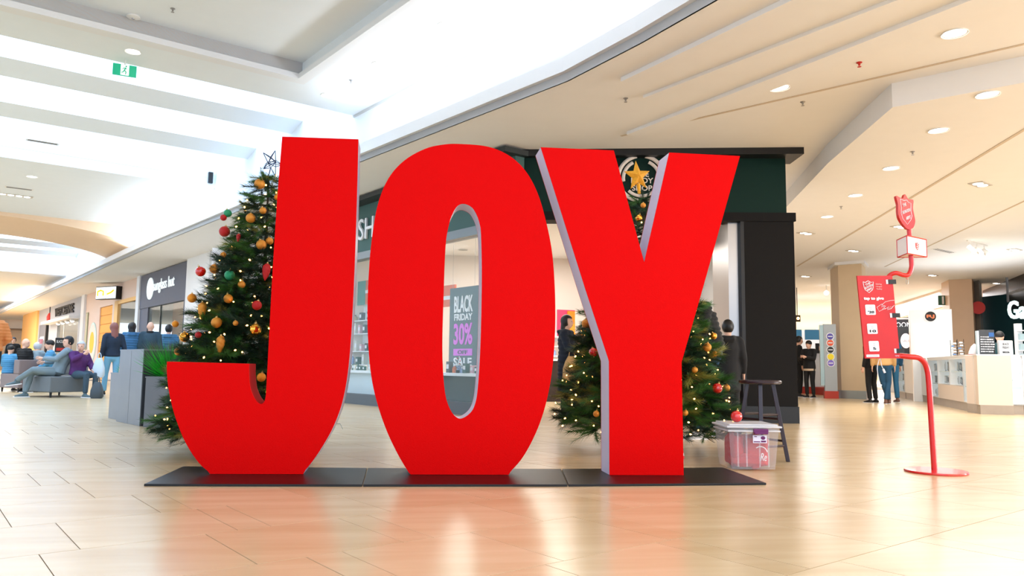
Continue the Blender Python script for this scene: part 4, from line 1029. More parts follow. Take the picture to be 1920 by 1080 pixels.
        for s in 'LR':
            sh, el, wr = P['sh'+s], P['el'+s], P['wr'+s]
            loft(m, [(Vector((0, sh.y, sh.z)), .07*k, .075*k), (sh, .066*k*w, .064*k*w)], side=(0, 1, 0))
            loft(m, [(sh, .068*k*w, .066*k*w), (sh.lerp(el, .5), .062*k*w, .060*k*w), (el, .055*k*w, .055*k*w), (el.lerp(wr, .5), .05*k*w, .05*k*w), (wr-(wr-el).normalized()*.01, .040*k, .040*k)], cap=.15)
        if hood:
            loft(m, [(P['neck']+Vector((-.085, .02, -.01))*k, .045*k, .045*k), (P['neck']+Vector((-.05, .10, -.03))*k, .055*k, .055*k), (P['neck']+Vector((.05, .10, -.03))*k, .055*k, .055*k), (P['neck']+Vector((.085, .02, -.01))*k, .045*k, .045*k)], side=(0, 0, 1))
        jk = remesh('jacket', m, top, t, .016, quilt)
        if collar is not None:
            m = MB(); m.lathe([(.085*k, 0), (.088*k, .03*k), (.075*k, .055*k), (.06*k, .05*k), (.06*k, 0)], 20, (P['neck']-Vector((0, 0, .02))*k)); m.build('collar', collar, jk, True)
        if extra_hem is not None:
            m = MB(); loft(m, [(hem-Vector((0, 0, .06))*k, .165*k*w, .128*k*w), (hem+Vector((0, 0, .05)), .165*k*w, .128*k*w)], cap=.05); m.build('shirt_hem', extra_hem, t, True)
    # hair
    if hair is not None:
        m = MB()
        if style == 'short':
            m.ball(hp(0, .014, .022), (.084*k, .098*k, .104*k), 22, 14, HR)
            cut = lambda v: (HR.inverted() @ (v-hc)).y < -.062*k and (HR.inverted() @ (v-hc)).z < .062*k
        elif style in ('long', 'bun'):
            m.ball(hp(0, .014, .018), (.087*k, .102*k, .108*k), 22, 14, HR)
            if style == 'long': loft(m, [(hp(0, .05, 0), .070*k, .055*k), (hp(0, .07, -.12), .072*k, .042*k), (hp(0, .085, -.25), .078*k, .032*k), (hp(0, .09, -.34), .045*k, .02*k)])
            else: m.ball(hp(0, .10, .0), (.045*k,)*3, 12, 8)
        elif style in ('beanie', 'cap'):
            m.ball(hp(0, .008, .038), (.088*k, .104*k, .092*k), 22, 14, HR)
            m.lathe([(.089*k, 0), (.095*k, .012*k), (.094*k, .036*k), (.086*k, .044*k)], 20, hp(0, .006, .012)) if style == 'beanie' else m.ball(hp(0, -.10, .05), (.06*k, .06*k, .008*k), 14, 6, HR)
        elif style == 'fringe':       # bald on top
            m.ball(hp(0, .028, -.016), (.083*k, .082*k, .055*k), 20, 10, HR)
        o = remesh('hair' if style not in ('beanie', 'cap') else 'hat', m, hair, t, .011)
        if style in ('short', 'long', 'bun'):
            bm = bmesh.new(); bm.from_mesh(o.data); inv = HR.inverted(); dl = []
            for v in bm.verts:
                q = inv @ (v.co-hc)
                if q.y < -.035*k and q.z < .055*k: dl.append(v)
            bmesh.ops.delete(bm, geom=dl, context='VERTS'); bm.to_mesh(o.data); bm.free()
            sd = o.modifiers.new('thickness', 'SOLIDIFY'); sd.thickness = -.008
    return t
c_navy = cloth_m('navy_cloth', (26, 42, 62)); c_blue = cloth_m('steel_blue_puffer', (56, 106, 148)); c_blue2 = cloth_m('blue_puffer', (66, 116, 154)); c_black = cloth_m('black_cloth', (16, 17, 20)); c_slate = cloth_m('slate_cloth', (44, 68, 82))
c_denim = cloth_m('light_denim', (120, 178, 208)); c_denimd = cloth_m('dark_denim', (24, 72, 104)); c_grey = cloth_m('grey_knit', (128, 146, 156)); c_greyp = cloth_m('grey_trouser', (118, 134, 140)); c_purple = cloth_m('purple_fleece', (82, 34, 98), var=.3, vscale=18)
c_orange = cloth_m('rust_puffer', (204, 124, 66)); c_tan = cloth_m('tan_coat', (204, 160, 104)); c_sky = cloth_m('sky_puffer', (74, 142, 186)); c_check = cloth_m('grey_check', (60, 80, 94), var=.5, vscale=60)
h_black = M('hair_black', (16, 15, 18), .45); h_brown = M('hair_brown', (92, 56, 48), .5); h_aub = M('hair_auburn', (140, 84, 76), .5); h_grey = M('hair_grey', (196, 196, 200), .6); h_dark = M('hair_dark', (38, 30, 28), .5)
s_black = M('shoe_black', (18, 18, 20), .5); s_white = M('shoe_grey_white', (206, 208, 210), .5); s_brown = M('shoe_brown', (112, 76, 62), .6); s_grey = M('shoe_slate', (84, 104, 110), .6)
BACK = pi+TH*.35
LG = 'people in the corridor on the left'
def fl(x, y): p = zp(x, y); return (p.x, p.y, 0)
def fd(x, D): p = dp(x, 700, D); return (p.x, p.y, 0)
walk = dict(knL=(.09, -.10, .50), anL=(.10, -.14, .085), knR=(-.09, .02, .49), anR=(-.10, .20, .10))
person('auburn haired woman in a navy jacket and light jeans carrying a white bag', fl(206, 741), BACK+.5, 1.66, J=dict(walk, elR=(-.24, .05, 1.12), wrR=(-.27, .03, .88)), top=c_navy, quilt=(.045, .006), coat=.0, pants=c_denim, shoes=s_black, hair=h_aub, style='long', group=LG, flip={'leg': .062})
person('woman with long black hair in a blue puffer, seen from behind above the planter', fl(240, 738), BACK+.15, 1.72, top=c_blue, quilt=(.06, .018), pants=c_denim, shoes=s_black, hair=h_black, style='long', hood=True, group=LG, wide=1.12)
person('bald man in a dark slate coat, seen from behind over the planter', fl(275, 738), BACK, 1.76, top=c_slate, coat=.2, pants=c_black, shoes=s_black, collar=c_black, group=LG, wide=1.14)
person('man with short black hair in a hooded blue puffer, nearest the left tree', fl(310, 736), BACK-.1, 1.72, top=c_blue2, quilt=(.055, .018), pants=c_denimd, shoes=s_black, hair=h_black, style='short', hood=True, group=LG, wide=1.10)
person('person beyond the blue puffer man, only the dark hair and forehead showing', fl(327, 722), pi*.1, 1.60, top=c_black, pants=c_black, shoes=s_black, hair=h_black, style='short', group=LG)
person('person in a rust orange puffer and dark skirt cut off by the left edge', fl(-27, 752), radians(-150), 1.78, top=c_orange, quilt=(.06, .012), pants=c_black, shoes=s_black, hair=h_grey, style='short', group=LG, wide=1.2, J=dict(elR=(-.28, .0, 1.12), wrR=(-.16, -.2, 1.0), elL=(.28, .0, 1.12), wrL=(.16, -.2, 1.0)))
# seats
bA = zp(92, 746); bB = zp(165, 744); leath = M('grey_leather', (104, 110, 114), .42, spec=.5, bump=.15, bscale=160); leathb = M('taupe_leather', (128, 112, 110), .45, bump=.15, bscale=160)
rb = atan2(bB.y-bA.y, bB.x-bA.x)
bw = (bB-bA).length
ot = thing('ottoman', 'grey leather ottoman bench where the woman in purple sits', 'bench', (bA.x, bA.y, 0), rb)
MB().span((0, 0, .11), (bw, 1.15, .44)).build('cushion', leath, ot, bevel=.02)
for x, y in ((.05, .05), (bw-.05, .05), (bw-.05, 1.1), (.05, 1.1)): MB().lathe([(.018, 0), (.028, .115)], 10, (x, y, 0)).build('leg', black, ot, True)
so_ = zp(30, 736)
sf = thing('bench_sofa', 'grey and taupe leather bench sofa with a low back, left of the ottoman', 'sofa', (so_.x, so_.y, 0), rb)
for k in range(2): MB().span((.03+.46*k, .0, .10), (.03+.46*k+.45, .9, .44)).build('seat_block', leathb, sf, bevel=.015)
for k in range(2): MB().span((.03+.46*k, .0, .44), (.03+.46*k+.45, .28, .78)).build('back_cushion', leathb, sf, bevel=.02)
MB().span((.96, .1, .44), (1.75, .38, .78)).build('back_cushion', leath, sf, bevel=.02); MB().span((.96, .1, .10), (1.75, .9, .44)).build('seat_block', leath, sf, bevel=.02)
for x, y in ((.07, .05), (.5, .05), (.95, .05), (1.6, .2), (.07, .85)): MB().lathe([(.018, 0), (.028, .105)], 10, (x, y, 0)).build('leg', black, sf, True)
def on_bench(px, D=None, z=0): 
    p = dp(px, 700, D); return (p.x, p.y, z)
D0 = hypot(bA.x, bA.y)
p = person('man in grey sitting cross-legged on the ottoman holding a paper cup', on_bench(108, D0+.45), radians(-68), 1.74, sit=True, skin=skinA, top=c_grey, pants=c_greyp, shoes=s_grey, hair=h_black, style='short', group=LG, wide=1.12, hyaw=.5,
       J=dict(waist=(0, .05, .67), chest=(0, .12, .84), neck=(0, .16, 1.0), head=(0, .15, 1.15), shL=(.18, .14, .96), shR=(-.18, .14, .96), elL=(.24, -.05, .78), wrL=(.12, -.28, .80), elR=(-.24, -.02, .74), wrR=(-.08, -.26, .72),
              hipL=(.09, -.04, .52), knL=(.10, -.44, .56), anL=(-.05, -.72, .34), hipR=(-.09, -.02, .50), knR=(-.10, -.46, .50), anR=(-.08, -.56, .085)), flip={'toeL': Vector((0, -1, -.15))})
cupd = thing('paper_cup', 'pink and white paper cup in the hands of the man in grey', 'cup', (0, 0, 0)); cp_ = dp(77, 640, D0+.1); cupd.location = cp_
MB().lathe([(.028, -.05), (.036, .05)], 16).build('cup_body', M('cup_pink', (240, 150, 150), .5), cupd, True); MB().lathe([(.038, .045), (.038, .058), (.03, .064)], 16).build('lid', whitep, cupd, True)
person('woman with white hair in a purple fleece jacket sitting on the ottoman', on_bench(146, D0+.35), radians(60), 1.60, sit=True, top=c_purple, pants=c_check, shoes=s_grey, hair=h_grey, style='short', group=LG, wide=1.18, hyaw=-.9,
       J=dict(chest=(0, -.02, .84), neck=(0, -.03, 1.0), head=(0, -.05, 1.15), elL=(.24, -.10, .74), wrL=(.12, -.30, .62), elR=(-.25, -.12, .84), wrR=(-.06, -.22, .98)))
person('bald man with glasses in a black puffer sitting on the bench sofa', on_bench(42, D0+3.95), radians(150), 1.74, sit=True, top=c_black, quilt=(.06, .01), pants=c_black, shoes=s_black, group=LG, wide=1.15, hyaw=-1.2)
person('grey haired person in a grey jacket leaning back on the bench sofa', on_bench(66, D0+3.9), radians(160), 1.66, sit=True, top=c_grey, pants=c_greyp, shoes=s_black, hair=h_grey, style='short', group=LG, wide=1.1, J=dict(head=(.03, -.06, 1.13)))
person('person in a black beanie and sky blue jacket sitting behind the ottoman', on_bench(92, D0+3.4), radians(-60), 1.68, sit=True, top=c_sky, quilt=(.06, .01), pants=c_black, shoes=s_black, hair=h_black, style='beanie', group=LG, wide=1.1)
person('child in a sky blue puffer and dark hat left of the sofa', on_bench(16, D0+4.0), radians(170), 1.50, sit=True, top=c_sky, quilt=(.05, .01), pants=c_black, shoes=s_black, hair=h_black, style='beanie', group=LG, wide=1.1)
person('distant person in dark clothes standing far behind the bald man', fd(21, 34), radians(20), 1.6, top=c_black, pants=c_black, shoes=s_black, hair=h_dark, style='short', group=LG)
# bags
def bag(label, p, w, d, h, mat, handles=True, rot=0):
    t = thing('bag', label, 'bag', p, rot); m = MB(); n = 16; vs = []
    for i, (z, s) in enumerate(((0, .8), (.12, 1), (.5, .96), (.8, .7), (1, .42))):
        for j in range(n):
            q = 2*PI*j/n; e = .5; vs.append((w/2*s*abs(cos(q))**e*math.copysign(1, cos(q)), d/2*s*abs(sin(q))**e*math.copysign(1, sin(q)), z*h))
    m.add(vs, [(i*n+j, i*n+(j+1) % n, (i+1)*n+(j+1) % n, (i+1)*n+j) for i in range(4) for j in range(n)]+[tuple(reversed(range(n))), tuple(4*n+j for j in range(n))])
    m.build('bag_body', mat, t, True)
    if handles:
        for sy in (-1, 1): MB().tube([Vector((w*.16*cos(a), sy*d*.08, h*.98+.12*sin(a))) for a in [PI*i/8 for i in range(9)]], .005, 5).build('handle', mat, t)
    return t
bp0 = dp(186, 676, 19.0); bag('white plastic shopping bag hanging from the hand of the auburn haired woman', (bp0.x, bp0.y, .42), .24, .14, .42, M('plastic_bag', (206, 220, 232), .4))
bp1 = zp(181, 747); bag('dark shopping bag standing on the floor by the ottoman', (bp1.x, bp1.y, 0), .24, .18, .34, M('bag_dark', (62, 72, 80), .5))
# inside the body-care shop and behind the right tree
RG = 'people near the shop entrance'
person('woman in a long navy puffer coat standing inside the shop left of the Y', fd(1062, 12.9), radians(60), 1.64, top=cloth_m('deep_navy', (12, 22, 40)), quilt=(.07, .012), coat=.52, pants=c_black, shoes=s_black, hair=h_dark, style='long', hood=True, group=RG, wide=1.12, skin=skinA,
       J=dict(elL=(.22, -.10, 1.12), wrL=(.12, -.30, 1.08), elR=(-.22, -.10, 1.12), wrR=(-.12, -.30, 1.05)))
person('child with short brown hair in a dark jacket beside the woman in the navy coat', fd(1083, 13.4), radians(70), 1.34, top=c_black, pants=c_black, shoes=s_black, hair=h_brown, style='short', group=RG)
bt_ = fd(1072, 12.7); bag('tan paper bag held by the woman in the navy coat', (bt_[0], bt_[1], .55), .3, .14, .4, c_tan)
mp_ = dp(1330, 700, 9.15)
person('man in a black puffer, jeans and grey trainers walking behind the right tree', (mp_.x, mp_.y, 0), radians(-82), 1.86, top=c_black, quilt=(.055, .016), pants=c_denimd, shoes=s_white, hair=h_black, style='short', group=RG, wide=1.15, hpitch=.5,
       J=dict(waist=(0, -.02, 1.06), chest=(0, -.08, 1.22), neck=(0, -.20, 1.37), head=(0, -.32, 1.46), shL=(.19, -.15, 1.33), shR=(-.19, -.15, 1.33), elL=(.25, -.22, 1.07), wrL=(.20, -.42, .98), elR=(-.25, -.22, 1.07), wrR=(-.20, -.42, .98),
              knL=(.10, -.16, .49), anL=(.12, -.20, .085), knR=(-.12, .06, .50), anR=(-.14, .24, .16)), flip={'toeR': Vector((0, -1, -.55)), 'dnR': Vector((0, .5, -.87))})
person('person in a black hooded coat standing between the right tree and the column', fd(1366, 10.2), radians(165), 1.40, top=c_black, coat=.3, pants=c_black, shoes=s_black, hair=h_black, style='short', hood=True, group=RG, wide=1.05)
# concourse
CG = 'people in the concourse on the right'
person('person in black half hidden behind the charcoal column edge, looking down', fd(1499, 23.6), radians(70), 1.72, top=c_black, pants=c_black, shoes=s_black, hair=h_black, style='short', group=CG, hpitch=.2)
person('woman in a black jacket and cap with a cream hem facing the counter', fd(1518, 23.0), radians(-60), 1.58, top=c_black, coat=.05, extra_hem=M('cream_hem', (220, 196, 168), .8), pants=c_black, shoes=s_black, hair=h_black, style='cap', hood=True, group=CG, wide=1.1,
       J=dict(elL=(.22, -.10, 1.15), wrL=(.08, -.30, 1.2), elR=(-.22, -.10, 1.15), wrR=(-.08, -.30, 1.2)))
person('woman in black with a fur trimmed hood and leggings behind the red board', fd(1634, 20.6), radians(200), 1.66, top=c_black, coat=.06, pants=c_black, shoes=s_black, hair=h_black, style='long', collar=M('fur_trim', (206, 178, 130), .9, bump=.6, bscale=120), group=CG, wide=1.06)
person('person in a tan coat, jeans and brown boots behind the red board', fd(1657, 20.2), radians(150), 1.72, top=c_tan, coat=.02, pants=c_denimd, shoes=s_brown, hair=h_brown, style='short', group=CG, J=dict(knL=(.02, -.06, .49), anL=(-.10, -.10, .085), anR=(-.02, .06, .085)))
person('person in blue denim standing right behind the tan coat', fd(1672, 21.4), radians(170), 1.74, top=c_denimd, pants=cloth_m('mid_denim', (38, 100, 136)), shoes=s_brown, hair=h_black, style='short', group=CG)

# ================================================================== CEILING FITTINGS
fixm = M('fixture_white', (238, 236, 232), .4)
def downlight(x, y, z, r, label, group, lit=lampw, kind='round'):
    t = thing('downlight', label, 'ceiling light', (x, y, z), TH if kind != 'round' else 0, group)
    if kind == 'round':
        MB().lathe([(r*1.0, 0), (r*1.14, -.004), (r*1.18, -.012), (r*1.16, 0)], 28, caps=False).build('trim_ring', fixm, t, True)
        MB().lathe([(0, -.003), (r, -.003), (r, .0), (0, .0)], 28).build('lamp', lit, t)
    else:
        n = kind; MB().span((-.10*n, -.11, -.012), (.10*n, .11, 0)).build('housing', M('fixture_grey', (196, 188, 176), .5), t)
        for k in range(n): MB().lathe([(0, -.018), (.07, -.018), (.075, -.012), (0, -.012)], 16, ((k-(n-1)/2)*.18, 0, 0)).build('lamp', lit, t)
    return t
def ppos(x, y, z): p = zp(x, y, z); return p.x, p.y
RL_ = 'round downlights in the warm ceiling on the right'
for x, y, z, lb in ((1790, 62, SOF, 'round downlight nearest the top right corner'), (1461, 164, SOF, 'round downlight right above the dark green fascia'),
        (1852, 177, LOWC, 'round downlight on the right edge, first in the lower ceiling'), (1760, 244, LOWC, 'second round downlight of the diagonal row in the lower ceiling'),
        (1671, 315, LOWC, 'third round downlight of the diagonal row, above the shield sign'), (1604, 366, LOWC, 'fourth round downlight of the diagonal row in the lower ceiling'), (1551, 406, LOWC, 'fifth round downlight of the diagonal row, right of the column')):
    downlight(*ppos(x, y, z), z, .10, lb, RL_)
for i, (x, y) in enumerate(((1511, 437), (1838, 345), (1687, 425), (1600, 470), (1510, 518), (1902, 468), (1748, 516), (1868, 531))):
    a = 'adjustable twin spotlight in the lower ceiling, ' + ['close to the charcoal column', 'in the upper right', 'behind the shield sign', 'above the stone column', 'low beside the charcoal column', 'on the right edge', 'right of the board pipe', 'in front of the black fascia'][i]
    downlight(*ppos(x, y, LOWC), LOWC, .1, a, 'twin spotlights in the lower ceiling', kind=2)
for i, (x, y) in enumerate(((1539, 604), (1531, 617), (1700, 566), (1738, 557), (1712, 563))):
    if i < 4: downlight(*ppos(x, y, LOWC), LOWC, .12, 'small distant downlight far back in the concourse ceiling', 'distant concourse downlights')
for i, (x, y) in enumerate(((835, 47), (710, 120), (614, 178), (249, 96))):
    downlight(*ppos(x, y, HIC), HIC, .085, 'round downlight in the high white ceiling, ' + ['nearest, at the top', 'second along the cove edge', 'third, by the skylight edge', 'above the exit sign'][i], 'downlights in the high ceiling')
for i, (x, y) in enumerate(((60, 331), (283, 362), (237, 390))):
    downlight(*ppos(x, y, HIC+.05), HIC+.05, .10, 'round downlight in the flat ceiling beyond the skylight, ' + ['on the left', 'nearest the dark wall box', 'farthest back'][i], 'downlights beyond the skylight')
downlight(*ppos(28, 366, HIC+.05), HIC+.05, .1, 'row of three small spotlights at the far left ceiling', 'spot rows', kind=4)
# vents, sprinklers, detector
def vent(x, y, z, label, w=.6):
    px_, py_ = ppos(x, y, z); t = thing('ceiling_vent', label, 'vent', (px_, py_, z), TH, 'ceiling vents'); MB().span((-w/2, -.09, -.008), (w/2, .09, 0)).build('frame', fixm, t)
    for k in range(3): MB().span((-w/2+.03, -.06+.045*k, -.012), (w/2-.03, -.045+.045*k, -.006)).build('slot', M('slot_dark', (90, 92, 96), .6), t)
vent(36, 353, HIC+.05, 'slotted vent in the flat ceiling at the far left'); vent(80, 266, 5.34, 'slotted vent under a skylight beam')
vent(1769, 470, LOWC, 'long slotted vent behind the sign box', 1.0)
def sprinkler(x, y, z, label, mt=None):
    px_, py_ = ppos(x, y, z); t = thing('sprinkler', label, 'sprinkler', (px_, py_, z), 0, 'ceiling sprinklers')
    MB().lathe([(.03, 0), (.03, -.006), (.012, -.01), (.012, -.03), (.006, -.034)], 12).build('body', mt or steel, t, True); MB().lathe([(0, -.05), (.02, -.05), (.02, -.047), (0, -.047)], 12).build('deflector', mt or steel, t)
    MB().tube([(0, 0, -.034), (0, 0, -.05)], .003, 5).build('pin', mt or steel, t)
redm = M('sensor_red', (200, 40, 30), .5)
for x, y, z, lb, mt in ((1611, 117, SOF, 'small red tipped sprinkler high in the right ceiling', redm), (1505, 191, SOF, 'small sprinkler right of the downlight over the green fascia', None), (1711, 284, LOWC, 'small sprinkler beside the diagonal downlight row', None), (1173, 184, SOF, 'small sprinkler above the letter Y', None), (324, 16, HIC+.24, 'sprinkler in the recessed ceiling at the top left', None), (658, 150, HIC, 'sprinkler by the corner of the recessed ceiling', None), (1577, 387, LOWC, 'tiny sprinkler right of the charcoal column', None)):
    sprinkler(x, y, z, lb, mt)
p = zp(250, 30, HIC+.24); t = thing('smoke_detector', 'round flat detector in the recessed ceiling', 'detector', (p.x, p.y, HIC+.24)); MB().lathe([(.08, 0), (.085, -.02), (.06, -.035), (0, -.035)], 24).build('body', fixm, t, True); MB().lathe([(.02, -.035), (.018, -.042), (0, -.042)], 12).build('lens', steel, t)
# exit sign
p = zp(235, 112, 5.0); t = thing('exit_sign', 'green and white running figure exit sign hanging from the high ceiling', 'sign', (p.x, p.y, 4.84), TH*.6)
gex = M('exit_green', (20, 160, 120), .5, emit=.5); MB().span((-.15, -.015, -.075), (.15, .015, .085)).build('sign_body', gex, t)
MB().span((-.05, -.018, -.07), (.055, -.014, .08)).build('white_field', M('exit_white', (250, 252, 252), .5, emit=.6), t)
m = MB(); 
for a_, b_, r in (((.012, .04), (-.002, .0), .009), ((-.002, 0), (.02, -.025), .007), ((.02, -.025), (.012, -.058), .006), ((-.002, 0), (-.018, -.028), .007), ((-.018, -.028), (-.04, -.035), .006), ((.01, .032), (.032, .018), .005), ((.01, .032), (-.016, .03), .005), ((-.016, .03), (-.024, .01), .005)): m.tube([(a_[0], -.02, a_[1]), (b_[0], -.02, b_[1])], r, 6)
m.ball((.018, -.02, .058), .011, 10, 8); m.build('running_figure', gex, t); MB().tube([(0, 0, .085), (0, 0, .158)], .012, 8).build('hanger', fixm, t)
# track spots near the red box sign
p = zp(1832, 455, LOWC); t = thing('track_light', 'track with three white spotlights hanging from the lower ceiling', 'spotlight', (p.x, p.y, LOWC), TH)
MB().span((-.55, -.02, -.03), (.55, .02, 0)).build('track', fixm, t)
for k in (-.4, 0, .4): m = MB(); m.tube([(k, 0, -.03), (k, 0, -.14)], .01, 6); m.tube([(k-.06, -.10, -.26), (k+.04, .04, -.14)], .055, 12); h_ = m.build('spot_head', fixm, t, True); MB().ball((k-.066, -.108, -.268), .045, 10, 8).build('lamp', lampw, h_)
p = zp(1549, 535, LOWC); t = thing('pendant_spot', 'single white spotlight left of the stone column', 'spotlight', (p.x, p.y, LOWC)); MB().tube([(0, 0, 0), (0, 0, -.2)], .012, 6).build('stem', fixm, t); MB().ball((0, 0, -.27), .085, 12, 8).build('spot_head', lampw, t, 'all')

# ================================================================== SHOP SIGNS
CF = lambda lab, name, cat, y, z, grp=None: thing(name, lab, cat, ST(FACS-.03, y, z), TH, grp)
t = CF('round dark green sign with arcs and shop name on the front fascia', 'shop_sign', 'sign', 0, 0) if False else None
# round logo on the green front fascia
lc = pp(1202, 335, (FX0, fy(FX0)-.01, 0), Vector((fy(FX1)-fy(FX0), -(FX1-FX0), 0)).normalized()); ls = .0
t = thing('shop_sign', 'white shop name between curved arcs on the dark green fascia', 'sign', (lc.x, lc.y-.012, lc.z), atan2(FY1-FY0, FX1-FX0))
wr = M('sign_cream', (228, 216, 206), .5)
for s, w, z in (('THE', .20, .065), ('BODY', .33, -.035), ('SHOP', .30, -.15)): text('lettering', s, w, .082, wr, t, FRONT((0.01, -.012, z)), ext=.008, bold=.012)
def arc(r, a0, a1, w): 
    return [(r*cos(radians(a0+(a1-a0)*i/16)), r*sin(radians(a0+(a1-a0)*i/16))) for i in range(17)]
for r, a0, a1, w in ((.345, 102, 196, .030), (.345, 80, -16, .030), (.27, 118, 190, .026), (.27, 66, -10, .026), (.345, 215, 262, .03), (.27, 225, 315, .024), (.345, 278, 325, .03)):
    MB().tube([(x, -.012, z) for x, z in arc(r, a0, a1, w)], w, 8, True, flat=1).build('arc', wr, t, True)
# side sign
t = CF('white shop name on the grey green fascia seen between J and O', 'shop_sign', 'sign', 0, 0); t.location = ST(FACS-.02, 14.62, 3.44)
text('lettering', 'THE BODY SHOP', 4.5, .42, inkw, t, SIDE((-.03, .05, -.01)), ext=.02)
# grey shop sign
t = CF('white lower case shop sign with an oval disc on the grey fascia', 'shop_sign', 'sign', 0, 0); t.location = ST(FACS-.04, 28.9, 3.42)
glowW = M('sign_glow_white', (240, 250, 252), .5, emit=.45)
text('lettering', 'sunglass hut', 2.75, .50, glowW, t, SIDE((-.03, -.45, .0)), ext=.012, bold=.0)
MB().prism([Vector((-.03, 1.42+.46*cos(a), .0+.40*sin(a))) for a in [2*PI*i/32 for i in range(32)]], (.03, 0, 0)).build('disc', glowW, t)
# lit box with yellow letters
t = CF('projecting light box with yellow lettering above the orange doorway', 'light_box_sign', 'sign', 0, 0); t.location = pp(199, 549, ST(FACS-.5, 0), ST(1, 0))
t.rotation_euler.z = TH+.42
MB().span((0, -.66, -.27), (.25, .66, .27)).build('box_body', black, t); 
for k in (-1, 1):
    MB().span((-.02, k*.325-.305, -.24), (0, k*.325+.305, .24)).build('lit_panel', M('lit_white', (250, 255, 250), .5, emit=.6), t)
    yl = M('sign_yellow', (250, 200, 20), .5, emit=.6)
    MB().tube([(-.024, k*.325+sx, z) for sx, z in (((-.18, -.12), (-.18, .06), (0, .11), (.18, .06), (.18, -.12)) if k > 0 else ((.22, -.06), (.1, -.03), (-.02, .0), (-.12, .05), (-.2, .10)))], .035, 6).build('yellow_emblem', yl, t)
# pale shop sign
t = CF('dark condensed lettering on the pale grey fascia', 'shop_sign', 'sign', 0, 0); t.location = ST(FACS-.03, 49.5, 3.55); text('lettering', 'WESTCESTINE', 6.2, .50, ink, t, SIDE((-.03, 0, 0)), ext=.02, bold=.03)
# round yellow artwork on the peach wall
t = CF('yellow sun disc artwork with pale green petals on the peach wall', 'wall_art', 'wall art', 0, 0); t.location = ST(FACS-.01, 40.9, 1.62)
def disc(r, x, sq=1.0): return MB().prism([Vector((x, r*cos(a)*sq, r*sin(a))) for a in [2*PI*i/32 for i in range(32)]], (.01, 0, 0))
disc(.95, -.01, 1).build('pale_ring', M('mint_print', (214, 234, 222), .6), t); disc(.85, -.02, 1).build('white_ring', M('peach_print', (250, 226, 206), .6), t); disc(.50, -.03, 1).build('sun_disc', M('sun_yellow', (255, 200, 40), .6), t)
t = CF('narrow olive panel left of the sun artwork', 'wall_panel', 'panel', 0, 0); t.location = ST(FACS-.01, 42.5, 2.2); MB().span((-.03, -.25, -.9), (0, .25, .9)).build('panel', M('olive_panel', (160, 160, 120), .6), t); MB().span((-.035, -.2, -.85), (-.03, .2, .85)).build('inset', M('beige_inset', (206, 196, 160), .6), t)
# grey poster and red bottle shape near the far shops
t = CF('tall grey poster with faint lettering on the far pale wall', 'poster', 'poster', 0, 0); t.location = ST(FACS-.03, 57.0, 1.9); MB().span((-.06, -1.6, -1.2), (-.02, 1.6, 1.1)).build('panel', M('poster_grey', (120, 124, 136), .5), t); MB().span((-.1, -1.9, -1.2), (0, -1.6, 1.1)).build('edge', black, t)
MB().span((-.065, -.9, .1), (-.06, .9, .35)).span((-.065, -.4, -.1), (-.06, .5, -.02)).build('faint_lettering', M('faint_blue_print', (176, 186, 200), .6), t)
p = pp(94, 588, ST(FACS, 0), ST(1, 0)-ST(0, 0)); t = thing('hanging_sign', 'small red and dark hanging sign beside the dark lettering', 'sign', p); MB().lathe([(.0, -.5), (.16, -.48), (.18, -.2), (.1, 0), (.04, .05), (0, .05)], 16).build('red_body', redm, t, True); MB().tube([(0, 0, .05), (0, 0, .5)], .05, 8).build('dark_stem', black, t)
# pendant lamps of the pale shop and its display
for k in range(4):
    t = CF('small bright canopy spotlight over the far shop window', 'canopy_lamp', 'lamp', 0, 0, 'canopy spotlights'); t.location = ST(FACS-.25, 45.2+1.5*k, 2.86); MB().lathe([(.02, .05), (.10, 0), (.12, -.08)], 12, caps=False).build('shade', fixm, t, True); MB().ball((0, 0, -.06), .09, 10, 8).build('bulb', lampw, t, 'all')
t = CF('gold framed picture and handbag display in the far shop window', 'shop_display', 'display', 0, 0); t.location = ST(FACS+1.3, 47.5, 1.75)
gfr = M('gold_frame', (230, 180, 90), .4)
for a_, b_ in (((-.04, -1.6, -.85), (0, -1.45, .85)), ((-.04, 1.45, -.85), (0, 1.6, .85)), ((-.04, -1.6, .75), (0, 1.6, .85)), ((-.04, -1.6, -.85), (0, 1.6, -.75))): MB().span(a_, b_).build('frame_side', gfr, t)
MB().span((-.01, -1.5, -.8), (.02, 1.5, .8)).build('picture', M('tan_picture', (214, 160, 96), .6), t)
t = CF('brown leather handbag on the shelf of the far shop window', 'handbag', 'bag', 0, 0); t.location = ST(FACS+.9, 46.2, 1.25); MB().box((0, 0, .3), (.3, 1.0, .6), taper=1.1).build('bag_body', M('handbag_brown', (170, 90, 50), .6), t, bevel=.04); MB().tube([(0, .3*cos(a), .6+.35*sin(a)) for a in [PI*i/10 for i in range(11)]], .03, 6).build('handle', M('handbag_brown', (170, 90, 50), .6), t)
t = CF('display shelf in the window of the far pale shop', 'display_shelf', 'shelf', 0, 0); t.location = ST(FACS+.6, 48.4, 0); MB().span((0, -3, 1.19), (.6, 3, 1.25)).build('shelf_board', offw, t); MB().span((.1, -2.9, 0), (.5, 2.9, 1.19)).build('plinth', offw, t)
p = fd(115, 31); t = thing('promotion_sign', 'black promotional standing sign with red band behind the beanie', 'sign', (p[0], p[1], 0), TH*.5); 
MB().span((-.25, -.03, 1.05), (.25, .03, 1.55)).build('sign_board', black, t, bevel=.02); MB().span((-.2, -.035, 1.1), (.2, -.03, 1.2)).build('red_band', redm, t); MB().tube([(0, 0, 0), (0, 0, 1.0)], .02, 8).build('pole', black, t); MB().lathe([(.2, 0), (.2, .02), (0, .02)], 20).build('foot', black, t)
text('lettering', 'BLACK FRIDAY', .40, .10, inkw, t, FRONT((0, -.036, 1.42)))
